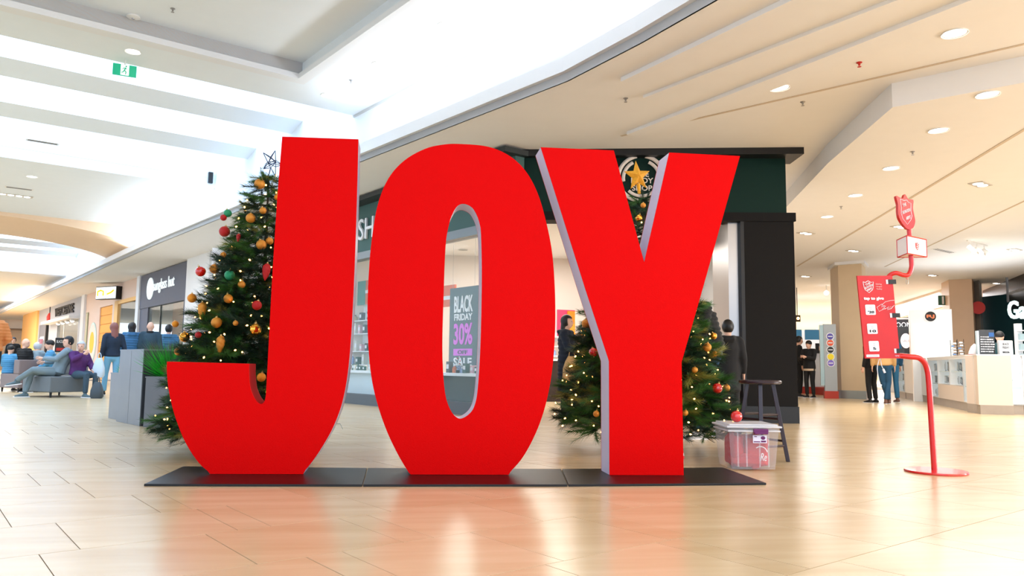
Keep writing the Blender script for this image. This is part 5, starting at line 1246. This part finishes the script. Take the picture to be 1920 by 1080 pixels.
# tall glasses shop interior props
mint = M('mint_interior', (206, 220, 204), .6)
struct('wall_mint_interior', MB().span((FACS+2.0, 25.8, 0), (FACS+2.1, 31, 3.2)), mint, TH)
for k, (y, z, w, h, c) in enumerate(((27.2, 1.6, .8, .6, (244, 176, 168)), (28.3, 1.1, .7, 1.2, (236, 236, 228)), (26.6, 2.1, .5, .9, (236, 240, 230)), (30.0, 1.9, .7, 1.2, (240, 232, 226)))):
    t = CF(['pink display card', 'white display column', 'pale wall panel', 'cream poster'][k]+' inside the grey fronted shop', 'shop_display', 'display', 0, 0); t.location = ST(FACS+1.6, y, z); MB().span((0, -w/2, -h/2), (.05, w/2, h/2)).build('panel', M('disp_%d' % k, c, .6), t, bevel=.01); MB().span((-.01, -w/2+.06, -h/2+.06), (0, w/2-.06, h/2-.06)).build('print', M('disp_print_%d' % k, tuple(min(255, v+12) for v in c), .5), t)

# ================================================================== BODY-CARE SHOP CONTENTS
# hanging poster in the side window
t = CF('grey window poster reading BLACK FRIDAY 30% OFF SALE, seen through the O', 'window_poster', 'poster', 0, 0); t.location = ST(FACS+.70, 11.22, 1.44)
MB().span((0, -.46, -.72), (.012, .46, .72)).build('poster_sheet', M('poster_slate', (92, 110, 118), .5), t)
for s, w, h, z, mt in (('BLACK', .58, .30, .42, inkw), ('FRIDAY', .56, .12, .19, inkw), ('30%', .58, .38, -.11, pink), ('SALE', .56, .15, -.60, inkw)): text('lettering', s, w, h, mt, t, SIDE((-.004, .02, z)), bold=.03)
MB().span((-.004, -.27, -.49), (-.001, .31, -.37)).build('pink_band', pink, t); text('lettering', 'OFF', .30, .07, M('poster_slate', (92, 110, 118), .5), t, SIDE((-.008, .02, -.43)), bold=.02)
for y in (-.3, .38): MB().tube([(.006, y, .72), (.006, y, 1.9)], .003, 4).build('hanging_wire', steel, t)
# window shelf run
shw = M('shelf_white', (240, 242, 244), .4)
t = CF('white window counter running behind the glass of the side shop front', 'display_counter', 'counter', 0, 0); t.location = ST(FACS+.30, 0, 0)
MB().span((0, 9.3, .60), (.55, 15.9, .65)).build('counter_top', shw, t)
MB().span((.1, 12.0, .0), (.5, 15.8, .60)).build('cabinet', M('cabinet_pale', (214, 224, 228), .4), t); MB().span((.40, 9.3, .0), (.5, 12.0, .60)).build('dark_back', M('dark_cabinet', (44, 52, 58), .5), t); MB().span((.0, 9.3, .2), (.5, 12, .23)).build('lower_shelf', pane, t)
rr = random.Random(4); cols = [(240, 120, 60), (226, 226, 214), (190, 205, 214), (40, 90, 84), (150, 170, 210), (236, 190, 200), (210, 196, 150), (60, 70, 76)]
def product(p, w, h, c, grp, lb, par=None):
    t = thing('product_box' if c % 2 else 'product_bottle', lb, 'product', p, TH, grp); mt = M('product_%d' % c, cols[c % 8], .4)
    if c % 2: MB().span((-w/2, -w/2, 0), (w/2, w/2, h)).build('carton', mt, t); MB().span((-w/2-.001, -w/2*.8, h*.35), (-w/2, w/2*.8, h*.75)).build('label', inkw, t)
    else: MB().lathe([(w*.48, 0), (w*.5, .01), (w*.5, h*.65), (w*.2, h*.78), (w*.2, h*.84)], 12).build('bottle', mt, t, True); MB().lathe([(w*.24, h*.84), (w*.24, h), (0, h)], 12).build('cap', black if c % 4 else whitep, t, True)
for k in range(13): product(ST(FACS+.36+.1*rr.random(), 10.05+.10*k, .652), .07+.03*rr.random(), .10+.09*rr.random(), rr.randrange(8), 'toiletries on the window counter seen through the O', 'small toiletries on the window counter seen through the O')
for k in range(12): product(ST(FACS+.36+.1*rr.random(), 13.75+.1*k, .652), .06, .07+.06*rr.random(), 3 if k % 3 else 1, 'small bottles on the counter between J and O', 'small bottles on the counter between J and O')
# mini tree on the counter
t = thing('tabletop_tree', 'tiny decorated tree on the window counter seen through the O', 'christmas tree', ST(FACS+.22, 10.68, .652)); its = []
for k in range(60):
    z = .05+.27*(k/60); a = k*2.4; r = .11*(1-z/.36); its.append(((0, 0, z+.02), (cos(a), sin(a), -.1), r/.2+.05, 0))
MINI = [sprig_template(16, .18, .03, .006, s) for s in range(2)]; scatter('foliage', needle, t, its, MINI); MB().lathe([(.03, 0), (.035, .05)], 12).build('pot', black, t, True)
for k in range(9): a = k*2.4; z = .09+.022*k; MB().ball((.09*(1-z/.36)*cos(a), .09*(1-z/.36)*sin(a), z), .011, 8, 6).build('ornament', redball if k % 2 else whitep, t, 'all')
# wall unit seen between J and O
t = CF('white backlit shelving unit with toiletries seen between J and O', 'shelf_unit', 'shelf', 0, 0); t.location = ST(FACS+1.1, 15.8, 0)
MB().span((.3, -1.2, 0), (.34, 1.2, 2.2)).build('back_board', shw, t); MB().span((0, 1.15, 0), (.3, 1.2, 2.2)).build('side_board', shw, t); MB().span((0, -1.2, 0), (.3, -1.15, 2.2)).build('side_board', shw, t)
for z in (.75, 1.05, 1.45, 1.75): MB().span((0, -1.15, z), (.3, 1.15, z+.02)).build('shelf_board', shw, t)
for z, n in ((.77, 6), (1.07, 7), (1.47, 8), (1.77, 5)):
    for k in range(n): product(ST(FACS+1.22, 15.8-.9+1.8*k/n+.1, z), .10, .14+.1*rr.random(), rr.randrange(8), 'toiletries on the tall shelves between J and O', 'toiletries on the tall shelving between J and O')
t = CF('teal and orange gift box poster with a white ribbon above the shelves', 'gift_poster', 'poster', 0, 0); t.location = ST(FACS+1.3, 15.6, 2.42)
orp = M('poster_orange', (240, 110, 66), .5); MB().span((-.03, -.75, -.28), (0, .45, .28)).build('orange_panel', orp, t); MB().span((-.03, .45, -.28), (0, .85, .28)).build('teal_panel', M('poster_teal', (60, 150, 140), .5), t); MB().span((-.04, -.2, -.28), (-.03, -.12, .28)).build('ribbon', inkw, t); MB().span((-.04, -.75, -.02), (-.03, .45, .05)).build('ribbon', inkw, t)
for sy in (-1, 1): MB().ball((-.05, -.16+sy*.11, .08), (.02, .1, .06), 10, 8).build('bow', inkw, t, 'all')
p = pp(838, 560, ST(FACS+.9, 0), ST(1, 0)-ST(0, 0)); t = thing('orange_display', 'orange display panel at the left edge of the view through the O', 'display', p, TH); MB().span((0, -.25, -.15), (.04, .25, .25)).build('panel', orp, t); MB().span((-.01, -.2, -.02), (0, .2, .05)).build('band', inkw, t)
# back wall displays seen between O and Y
for k, (x, y, w, h, c, lb) in enumerate(((1062, 606, .45, .62, (226, 60, 100), 'pink poster on the back wall left of the Y'), (1080, 612, .42, .7, (236, 130, 30), 'orange poster on the back wall left of the Y'), (1047, 620, .35, .5, (206, 208, 210), 'grey product display by the edge of the O'), (1090, 605, .3, .5, (216, 206, 196), 'beige panel on the back wall beside the orange poster'))):
    p = yp(x, y, 17.6); t = thing('wall_poster', lb, 'poster', p, .3); MB().span((-w/2, 0, -h/2), (w/2, .05, h/2)).build('panel', M('bp_%d' % k, c, .5), t); MB().span((-w/2+.05, -.01, -h/2+.08), (w/2-.05, 0, h/2-.3)).build('print', M('bp2_%d' % k, tuple(min(255, int(v*1.1+16)) for v in c), .5), t)
p = yp(1046, 700, 17.0); t = thing('display_unit', 'dark display unit behind the woman in the navy coat', 'shelf', (p.x-.5, 17.0, 0)); MB().span((0, 0, 0), (1.5, .5, .9)).build('cabinet', M('dark_brown', (50, 36, 30), .5), t); MB().span((-.03, -.03, .9), (1.53, .53, .94)).build('top', shw, t)
for k in range(3): MB().span((-.6, .3, 1.0+.22*k), (.6, .55, 1.02+.22*k)).build('shelf_board', shw, t)
for k in range(10): product(Vector((p.x-1.0+.11*k, 17.38, 1.022+.22*(k % 3))), .08, .15, rr.randrange(8), 'products behind the woman in the navy coat', 'small products on the shelves behind the woman in navy')
# right interior: books/panels beside the pier
for k, (x0, x1, c, lb) in enumerate(((1322, 1329, (90, 110, 112), 'slate'), (1329, 1333, (220, 222, 220), 'pale'), (1332, 1337, (240, 90, 60), 'coral'), (1337, 1340, (214, 20, 18), 'red'), (1379, 1382, (190, 20, 30), 'dark red'))):
    a, b = yp(x0, 530, 15.2), yp(x1, 530, 15.2); t = thing('shop_display', lb+' vertical display panel beside the grey pier inside the shop', 'display', (a.x, 15.2, 1.5), 0, 'coloured panels by the pier'); MB().span((0, 0, .1), (b.x-a.x, .08, 1.15)).build('panel', M('hp_%d' % k, c, .5), t); MB().span((0, -.01, .05), (b.x-a.x, .09, .1)).build('edge', shw, t); MB().tube([((b.x-a.x)/2, .04, 1.15), ((b.x-a.x)/2, .04, 1.94)], .004, 5).build('hanging_rod', steel, t)
p = yp(1384, 640, 13.6); t = thing('glass_door_leaf', 'glass door leaf with a green edge between the coat and the steel jamb', 'door', (p.x-.08, 13.4, 0), .2); MB().span((0, 0, .02), (.05, .012, 2.4)).build('glass_edge', glass('edge_glass', (200, 236, 220), .3), t); MB().span((0, 0, 0), (.05, .02, .25)).build('foot_rail', M('rail_green', (40, 130, 100), .4), t)
for k, (x, y) in enumerate(((1378, 458), (1372, 468), (1360, 481), (1350, 493))): 
    p = zp(x, y, 3.4); t = thing('shop_ceiling_slot', 'thin slot light in the white shop ceiling right of the Y', 'ceiling light', (p.x, p.y, 3.4), 0, 'slot lights in the shop ceiling'); MB().span((-.2, -.02, -.01), (.2, .02, 0)).build('slot', M('slot_grey', (150, 150, 146), .6), t); MB().span((-.22, -.04, -.006), (.22, .04, 0)).build('frame', fixm, t)
for k, (x, y) in enumerate(((862, 437), (868, 468))):
    p = zp(x, y, 3.4); t = thing('shop_downlight', ['upper', 'lower'][k]+' dark round ceiling vent seen through the O', 'ceiling light', (p.x, p.y, 3.4), 0, 'round vents in the shop ceiling'); MB().lathe([(.10, 0), (.11, -.01), (.07, -.012), (0, -.012)], 20).build('disc', M('slot_grey', (150, 150, 146), .6), t, True); MB().lathe([(.11, 0), (.13, -.006), (.11, -.01)], 20, caps=False).build('ring', fixm, t)

# ================================================================== KIOSK AND CONCOURSE
lit = M('case_lit_back', (244, 250, 252), .5, emit=1.1); caseglass = glass('case_glass', (220, 235, 240), .93, .03); beige = M('counter_beige', (232, 216, 202), .35); cream = M('counter_white', (244, 246, 248), .3); plin = M('counter_plinth', (170, 158, 146), .4, var=.1, vscale=6)
bagm = [M('packet_silver', (176, 186, 194), .3, metal=.4), M('packet_clear', (216, 222, 228), .35), M('packet_dark', (96, 104, 114), .4)]
K1 = zp(1834, 776); K2 = zp(1740, 755); K3 = zp(1684, 745)
KH = 1.08
def kiosk_run(A_, B_, mods, px_of):
    """modules between pixel columns along the line A_-B_; the run's inside lies to its left"""
    d = (B_-A_).normalized(); n = Vector((-d.y, d.x, 0)); n = n if n.dot(A_-cC) > 0 else -n; rot = atan2(d.y, d.x); flipn = Vector((-sin(rot), cos(rot), 0)).dot(n) < 0
    def along(px): q = pp(px, 700, A_, n); return (Vector((q.x, q.y, 0))-A_).dot(d)
    for px0, px1, kind, lb in mods:
        a, b = sorted((along(px0), along(px1))); t = thing('display_counter', lb, 'counter', A_+d*a, rot, 'white kiosk counters'); w = b-a; s = -1 if flipn else 1; D = .55
        def sp_(x0, x1, y0, y1, z0, z1): return MB().span((x0, min(s*y0, s*y1), z0), (x1, max(s*y0, s*y1), z1))
        sp_(0, w, .02, D, 0, .17).build('plinth', plin, t)
        if kind == 'panel': sp_(0, w, 0, D, .17, KH).build('front_panel', beige if 'beige' in lb else cream, t)
        else:
            z0 = .17 if kind == 'case' else .48
            if kind == 'window': sp_(0, w, 0, D, .17, .48).build('lower_panel', beige, t)
            sp_(0, w, D-.03, D, z0, KH-.04).build('lit_back', lit, t); sp_(0, .02, 0, D, z0, KH).build('side_panel', cream, t); sp_(w-.02, w, 0, D, z0, KH).build('side_panel', cream, t)
            sp_(.02, w-.02, .0, .008, z0, KH-.05).build('glass_front', caseglass, t); sp_(0, w, 0, D, KH-.05, KH).build('top_rail', cream, t); sp_(0, w, 0, D, z0, z0+.02).build('floor_board', cream, t)
            lv = (z0+.02, z0+.32, z0+.60) if kind == 'case' else (z0+.02, z0+.30)
            for z in lv[1:]: sp_(.02, w-.02, .03, D-.03, z-.012, z).build('glass_shelf', M('shelf_glass', (200, 224, 226), .2), t)
            for z in lv:
                nn = max(1, int(w/.17)) if w > .3 else 1
                for q in range(nn):
                    x = .09+(w-.18)*(q+.5)/nn; c = A_+d*(a+x)+n*(.14+.06*(q % 2)); it = thing('phone_accessory', 'silvery packaged accessory in the lit kiosk case', 'package', (c.x, c.y, z), rot+rr.uniform(-.2, .2), 'packaged accessories in the kiosk cases')
                    hh = rr.uniform(.13, .19); ww = min(.14, w*.5); tl = rr.uniform(-.35, .35); R_ = Matrix.Rotation(tl, 3, 'Y'); k3 = rr.randrange(3)
                    MB().box((0, 0, hh/2+.012), (ww, .03, hh), R_).build('packet', bagm[k3], it, bevel=.006); MB().box((0, -s*.017, hh/2+.012), (ww*.6, .006, hh*.6), R_).build('insert', bagm[(k3+1) % 3], it)
        sp_(0, w, -.01, D+.01, KH, KH+.02).build('counter_top', cream, t)
    return n
n_ = kiosk_run(K1, K2, [(1833, 1827, 'panel', 'narrow beige corner panel of the kiosk, facing left'), (1827, 1805, 'case', 'tall lit glass case of the kiosk next to its corner'), (1805, 1780, 'window', 'kiosk counter with an upper display window, right one of two'), (1780, 1758, 'window', 'kiosk counter with an upper display window, left one of two'), (1758, 1740, 'case', 'narrow lit kiosk case behind the red pole')], None)
K2b = K2+(K2-K1).normalized()*.03
kiosk_run(K2b, K3, [(1737, 1696, 'panel', 'plain white closed kiosk counter left of the red pole'), (1695, 1682, 'case', 'leftmost narrow lit kiosk case behind the board pipe')], None)
K4 = zp(1990, 779); K1b = K1+Vector((.02, -.02, 0))
kiosk_run(K1b, K4, [(1836, 1862, 'panel', 'wide beige kiosk panel at the front corner'), (1863, 1917, 'case', 'large lit kiosk case full of packaged accessories on the right edge'), (1918, 1985, 'panel', 'white kiosk panel running out of the right edge')], None)
KD = hypot(K1.x, K1.y)
# tower display with round logo
p = dp(1749, 700, 22.4); t = thing('tower_display', 'tall white lit tower display with a round black and orange logo', 'display', (p.x, p.y, 0), -.55)
MB().span((-.48, 0, KH+.02), (.48, .4, 2.34)).build('tower_body', cream, t, bevel=.01); MB().span((-.36, -.015, KH+.08), (.36, 0, 1.98)).build('lit_panel', M('tower_lit', (250, 254, 255), .4, emit=1.0), t); MB().span((-.44, 0.02, 0), (.44, .38, KH+.02)).build('tower_base', cream, t)
def fdisc(r, c, y, th, n=28): return MB().prism([Vector((c[0]+r*cos(a), y, c[1]+r*sin(a))) for a in [2*PI*i/n for i in range(n)]], (0, th, 0))
fdisc(.16, (0, 2.16), -.02, .02).build('logo_ring', whitep, t); fdisc(.125, (0, 2.16), -.026, .006).build('logo_disc', ink, t); text('lettering', 'RJ', .18, .10, M('logo_orange', (244, 130, 80), .5), t, FRONT((0, -.03, 2.155)), bold=.03)
# spinner racks
for k, (x0, lb) in enumerate(((1790, 'left'), (1803, 'right'))):
    p = dp(x0, 690, 19.7-.6*k); t = thing('accessory_rack', lb+' chrome accessory rack standing on the kiosk counter', 'rack', (p.x, p.y, KH+.022), -.4, 'chrome racks on the kiosk'); wk = .062
    for sx in (-1, 1): MB().tube([(sx*wk, 0, 0), (sx*wk, 0, .36)], .005, 6).build('upright', ink, t)
    for q in range(5): MB().span((-wk, -.03, .03+.06*q), (wk, .03, .036+.06*q)).build('tray', M('tray_steel', (150, 156, 160), .4), t); MB().box((rr.uniform(-.02, .02), 0, .05+.06*q), (.06, .03, .028)).build('card', M('card_blue', (90, 130, 180), .5) if (q+k) % 3 == 0 else whitep, t)
# menu board, small sign, person at the kiosk
Kp = lambda x, D: dp(x, 690, D)
p = Kp(1853, KD+.35); t = thing('menu_board', 'black price board with rows of white writing on the kiosk counter', 'sign', (p.x, p.y, KH+.02), -.1); MB().span((-.15, 0, 0), (.15, .03, .47)).build('board', M('board_black', (26, 30, 36), .4), t, bevel=.004); MB().span((-.19, .0, 0), (-.15, .05, .45)).build('side_holder', M('holder_pale', (190, 210, 220), .3), t); MB().span((.04, -.004, .34), (.14, 0, .42)).build('blue_patch', M('patch_blue', (30, 90, 160), .5), t)
for q in range(7):
    m = MB(); x = -.125
    while x < .11 and not (q == 0 and x > .02):
        w = rr.uniform(.012, .05); hh = rr.uniform(.010, .022); m.span((x, -.004, .335-.046*q-hh/2), (x+w, -.001, .335-.046*q+hh/2)); x += w+.010
    m.build('writing_line', inkw, t)
p = Kp(1888, KD+.45); t = thing('promotion_card', 'white promotional card reading BLACK FRIDAY standing on the kiosk', 'sign', (p.x, p.y, KH+.02), -.1); MB().span((-.13, 0, 0), (.14, .06, .27)).build('card_body', M('card_white', (224, 228, 230), .4), t, bevel=.01)
text('lettering', 'BLACK\nFRIDAY', .13, .11, M('card_grey', (120, 122, 128), .5), t, FRONT((0, -.004, .17))); text('lettering', 'MAGGIA', .13, .035, ink, t, FRONT((0, -.004, .05)), bold=.02)
p = Kp(1829, KD+.5); t = thing('round_stand', 'white rounded counter lamp left of the price board', 'lamp', (p.x, p.y, KH+.02)); MB().lathe([(.11, 0), (.10, .06), (.06, .16), (.01, .21)], 20).build('shade', whitep, t, True); MB().lathe([(.02, -.0), (.12, .0), (.12, .01), (.02, .01)], 20).build('foot', redm, t)
person('person in a black knit hat behind the kiosk, only the head above the price board', (Kp(1877, KD+1.6).x, Kp(1877, KD+1.6).y, 0), radians(120), 1.60, top=M('vendor_teal', (24, 60, 66), .8), pants=c_black, shoes=s_black, hair=h_black, style='beanie', group=CG)
# electronics shop letters and shelf
p = dp(1918, 586, 19.6); t = thing('shop_sign', 'glowing white shop lettering in the dark teal shop at the right edge', 'sign', p, -.28)
gl2 = M('neon_white', (214, 255, 255), .5, emit=1.1)
text('lettering', 'GameStop', 1.30, .50, gl2, t, FRONT((.36, 0, 0)), ext=.03, bold=.02)
MB().tube([(-.28, 0, .22), (-.28, 0, .75)], .025, 6).build('hanger', ink, t)
p = dp(1912, 650, 20.5); t = thing('shop_shelf', 'white shelf post with small boxes at the right edge of the teal shop', 'shelf', (p.x, p.y, 0), -.2); MB().span((-.05, 0, 0), (.07, .1, 1.85)).build('post', whitep, t)
for q in range(5): MB().span((-.05, -.1, .8+.22*q), (.5, 0, .82+.22*q)).build('shelf_board', whitep, t)
for q in range(4): MB().span((-.03, -.09, .82+.22*q), (.14, -.02, .96+.22*q)).build('box', M('game_box', (170, 196, 206), .5), t)
# red round sign on the grey pilaster
p = dp(1834, 577, 29.15); t = thing('round_red_sign', 'round red disc sign on the grey pilaster', 'sign', p, -.5); fdisc(.20, (0, 0), -.02, .04).build('disc', redm, t); fdisc(.21, (0, 0), .0, .03).build('rim', M('rim_red', (150, 24, 22), .5), t)
# exit marker
p = dp(1768, 563, 29.5); t = thing('small_exit_sign', 'small green exit sign far back near the second stone column', 'sign', p, -.5); MB().span((-.14, 0, -.16), (.14, .04, .16)).build('sign_body', M('exit_dark', (30, 90, 66), .5), t); MB().span((-.03, -.01, -.13), (.03, 0, .13)).build('white_field', inkw, t)
# washrooms sign and oval poster
p = dp(1690, 609, 35.35); t = thing('washroom_sign', 'black overhead sign reading WASHROOMS', 'sign', p, -.5); MB().span((-1.1, 0, -.22), (.56, .06, .22)).build('sign_body', ink, t); MB().span((-1.1, -.01, .22), (.56, .07, .28)).build('top_rail', greystone, t); text('lettering', 'WASHROOMS', 1.5, .20, inkw, t, FRONT((-.28, -.01, 0)))
p = dp(1700, 640, 35.1); t = thing('oval_poster', 'dark poster with a white oval below the washrooms sign', 'poster', p, -.5); MB().span((-.38, 0, -.65), (.28, .05, .6)).build('panel', M('poster_dark', (22, 30, 34), .5), t); MB().prism([Vector((-.03+.19*cos(a), -.01, .02+.30*sin(a))) for a in [2*PI*i/28 for i in range(28)]], (0, .01, 0)).build('oval', inkw, t); text('lettering', 'SALE', .26, .09, M('card_grey', (120, 122, 128), .5), t, FRONT((-.03, -.015, .02)))
p = dp(1697, 665, 31); t = thing('white_cabinet', 'white cabinet below the oval poster', 'cabinet', (p.x, p.y, 0), -.5); MB().span((-.6, 0, 0), (.32, .5, 1.35)).build('cabinet_body', whitep, t); MB().span((-.58, -.02, .7), (.3, 0, 1.3)).build('door', whitep, t)
# roundels on the grey panel left of the first stone column
p0 = dp(1561, 700, 22.9); t = thing('directory_panel', 'tall grey directory panel with five coloured round logos', 'sign', (p0.x, p0.y, 0), -.32)
MB().span((-.20, 0, .2), (.12, .12, 2.02)).build('panel_body', M('panel_grey', (176, 184, 190), .5), t); MB().span((-.22, -.02, 0), (.14, .14, .2)).build('base', M('red_plinth', (190, 60, 44), .5), t); MB().span((-.30, .02, .35), (-.20, .10, 2.0)).build('glass_edge', M('panel_aqua', (176, 206, 214), .3), t)
for q, (y, c, s) in enumerate(((631, (84, 74, 170), 'OPEN'), (643, (236, 90, 44), 'SALE'), (656, (26, 30, 34), 'NEW'), (669, (250, 226, 40), ''), (681, (130, 110, 206), 'OFF'))):
    z = yp(1563, y, p0.y).z; fdisc(.105, (-.04, z), -.02, .02).build('white_ring', whitep, t); fdisc(.082, (-.04, z), -.028, .01).build('colour_disc', M('roundel_%d' % q, c, .5), t)
    if s: MB().span((-.10, -.034, z-.013), (.02, -.028, z+.013)).build('white_bar', inkw, t)
# white counter, screens and dark sign of the shop at the far right of the column
p = dp(1530, 700, 27); t = thing('food_counter', 'white food counter with blue screens above it behind the two people', 'counter', (p.x, p.y, 0), -.3); MB().span((-1.4, 0, .2), (.55, .8, 1.35)).build('counter_body', M('pale_blue_white', (232, 238, 246), .5), t); MB().span((-1.4, -.02, 0), (.55, .8, .22)).build('plinth', M('red_plinth', (190, 60, 44), .5), t)
for q in range(2): MB().span((-1.1+.85*q, .3, 1.75), (-.35+.85*q, .36, 2.08)).build('screen', M('screen_blue', (60, 130, 170), .4, emit=.25), t)
MB().span((.0, -.05, 1.3), (.42, .0, 1.62)).build('dark_sign', ink, t); text('lettering', 'no', .2, .14, M('sign_soft', (246, 196, 176), .5), t, FRONT((.2, -.06, 1.46))); MB().span((.48, -.06, 1.2), (.56, .0, 1.85)).build('terminal', ink, t)
p = dp(1496, 597, 30); t = thing('amber_sign', 'small dark hanging sign with an amber light beside the column', 'sign', p); MB().span((-.12, 0, -.12), (.10, .08, .12)).build('sign_body', ink, t); MB().ball((0, -.02, 0), .05, 10, 8).build('light', glow, t, 'all'); MB().tube([(0, .04, .12), (0, .04, LOWC-p.z)], .015, 6).build('hanger', ink, t)
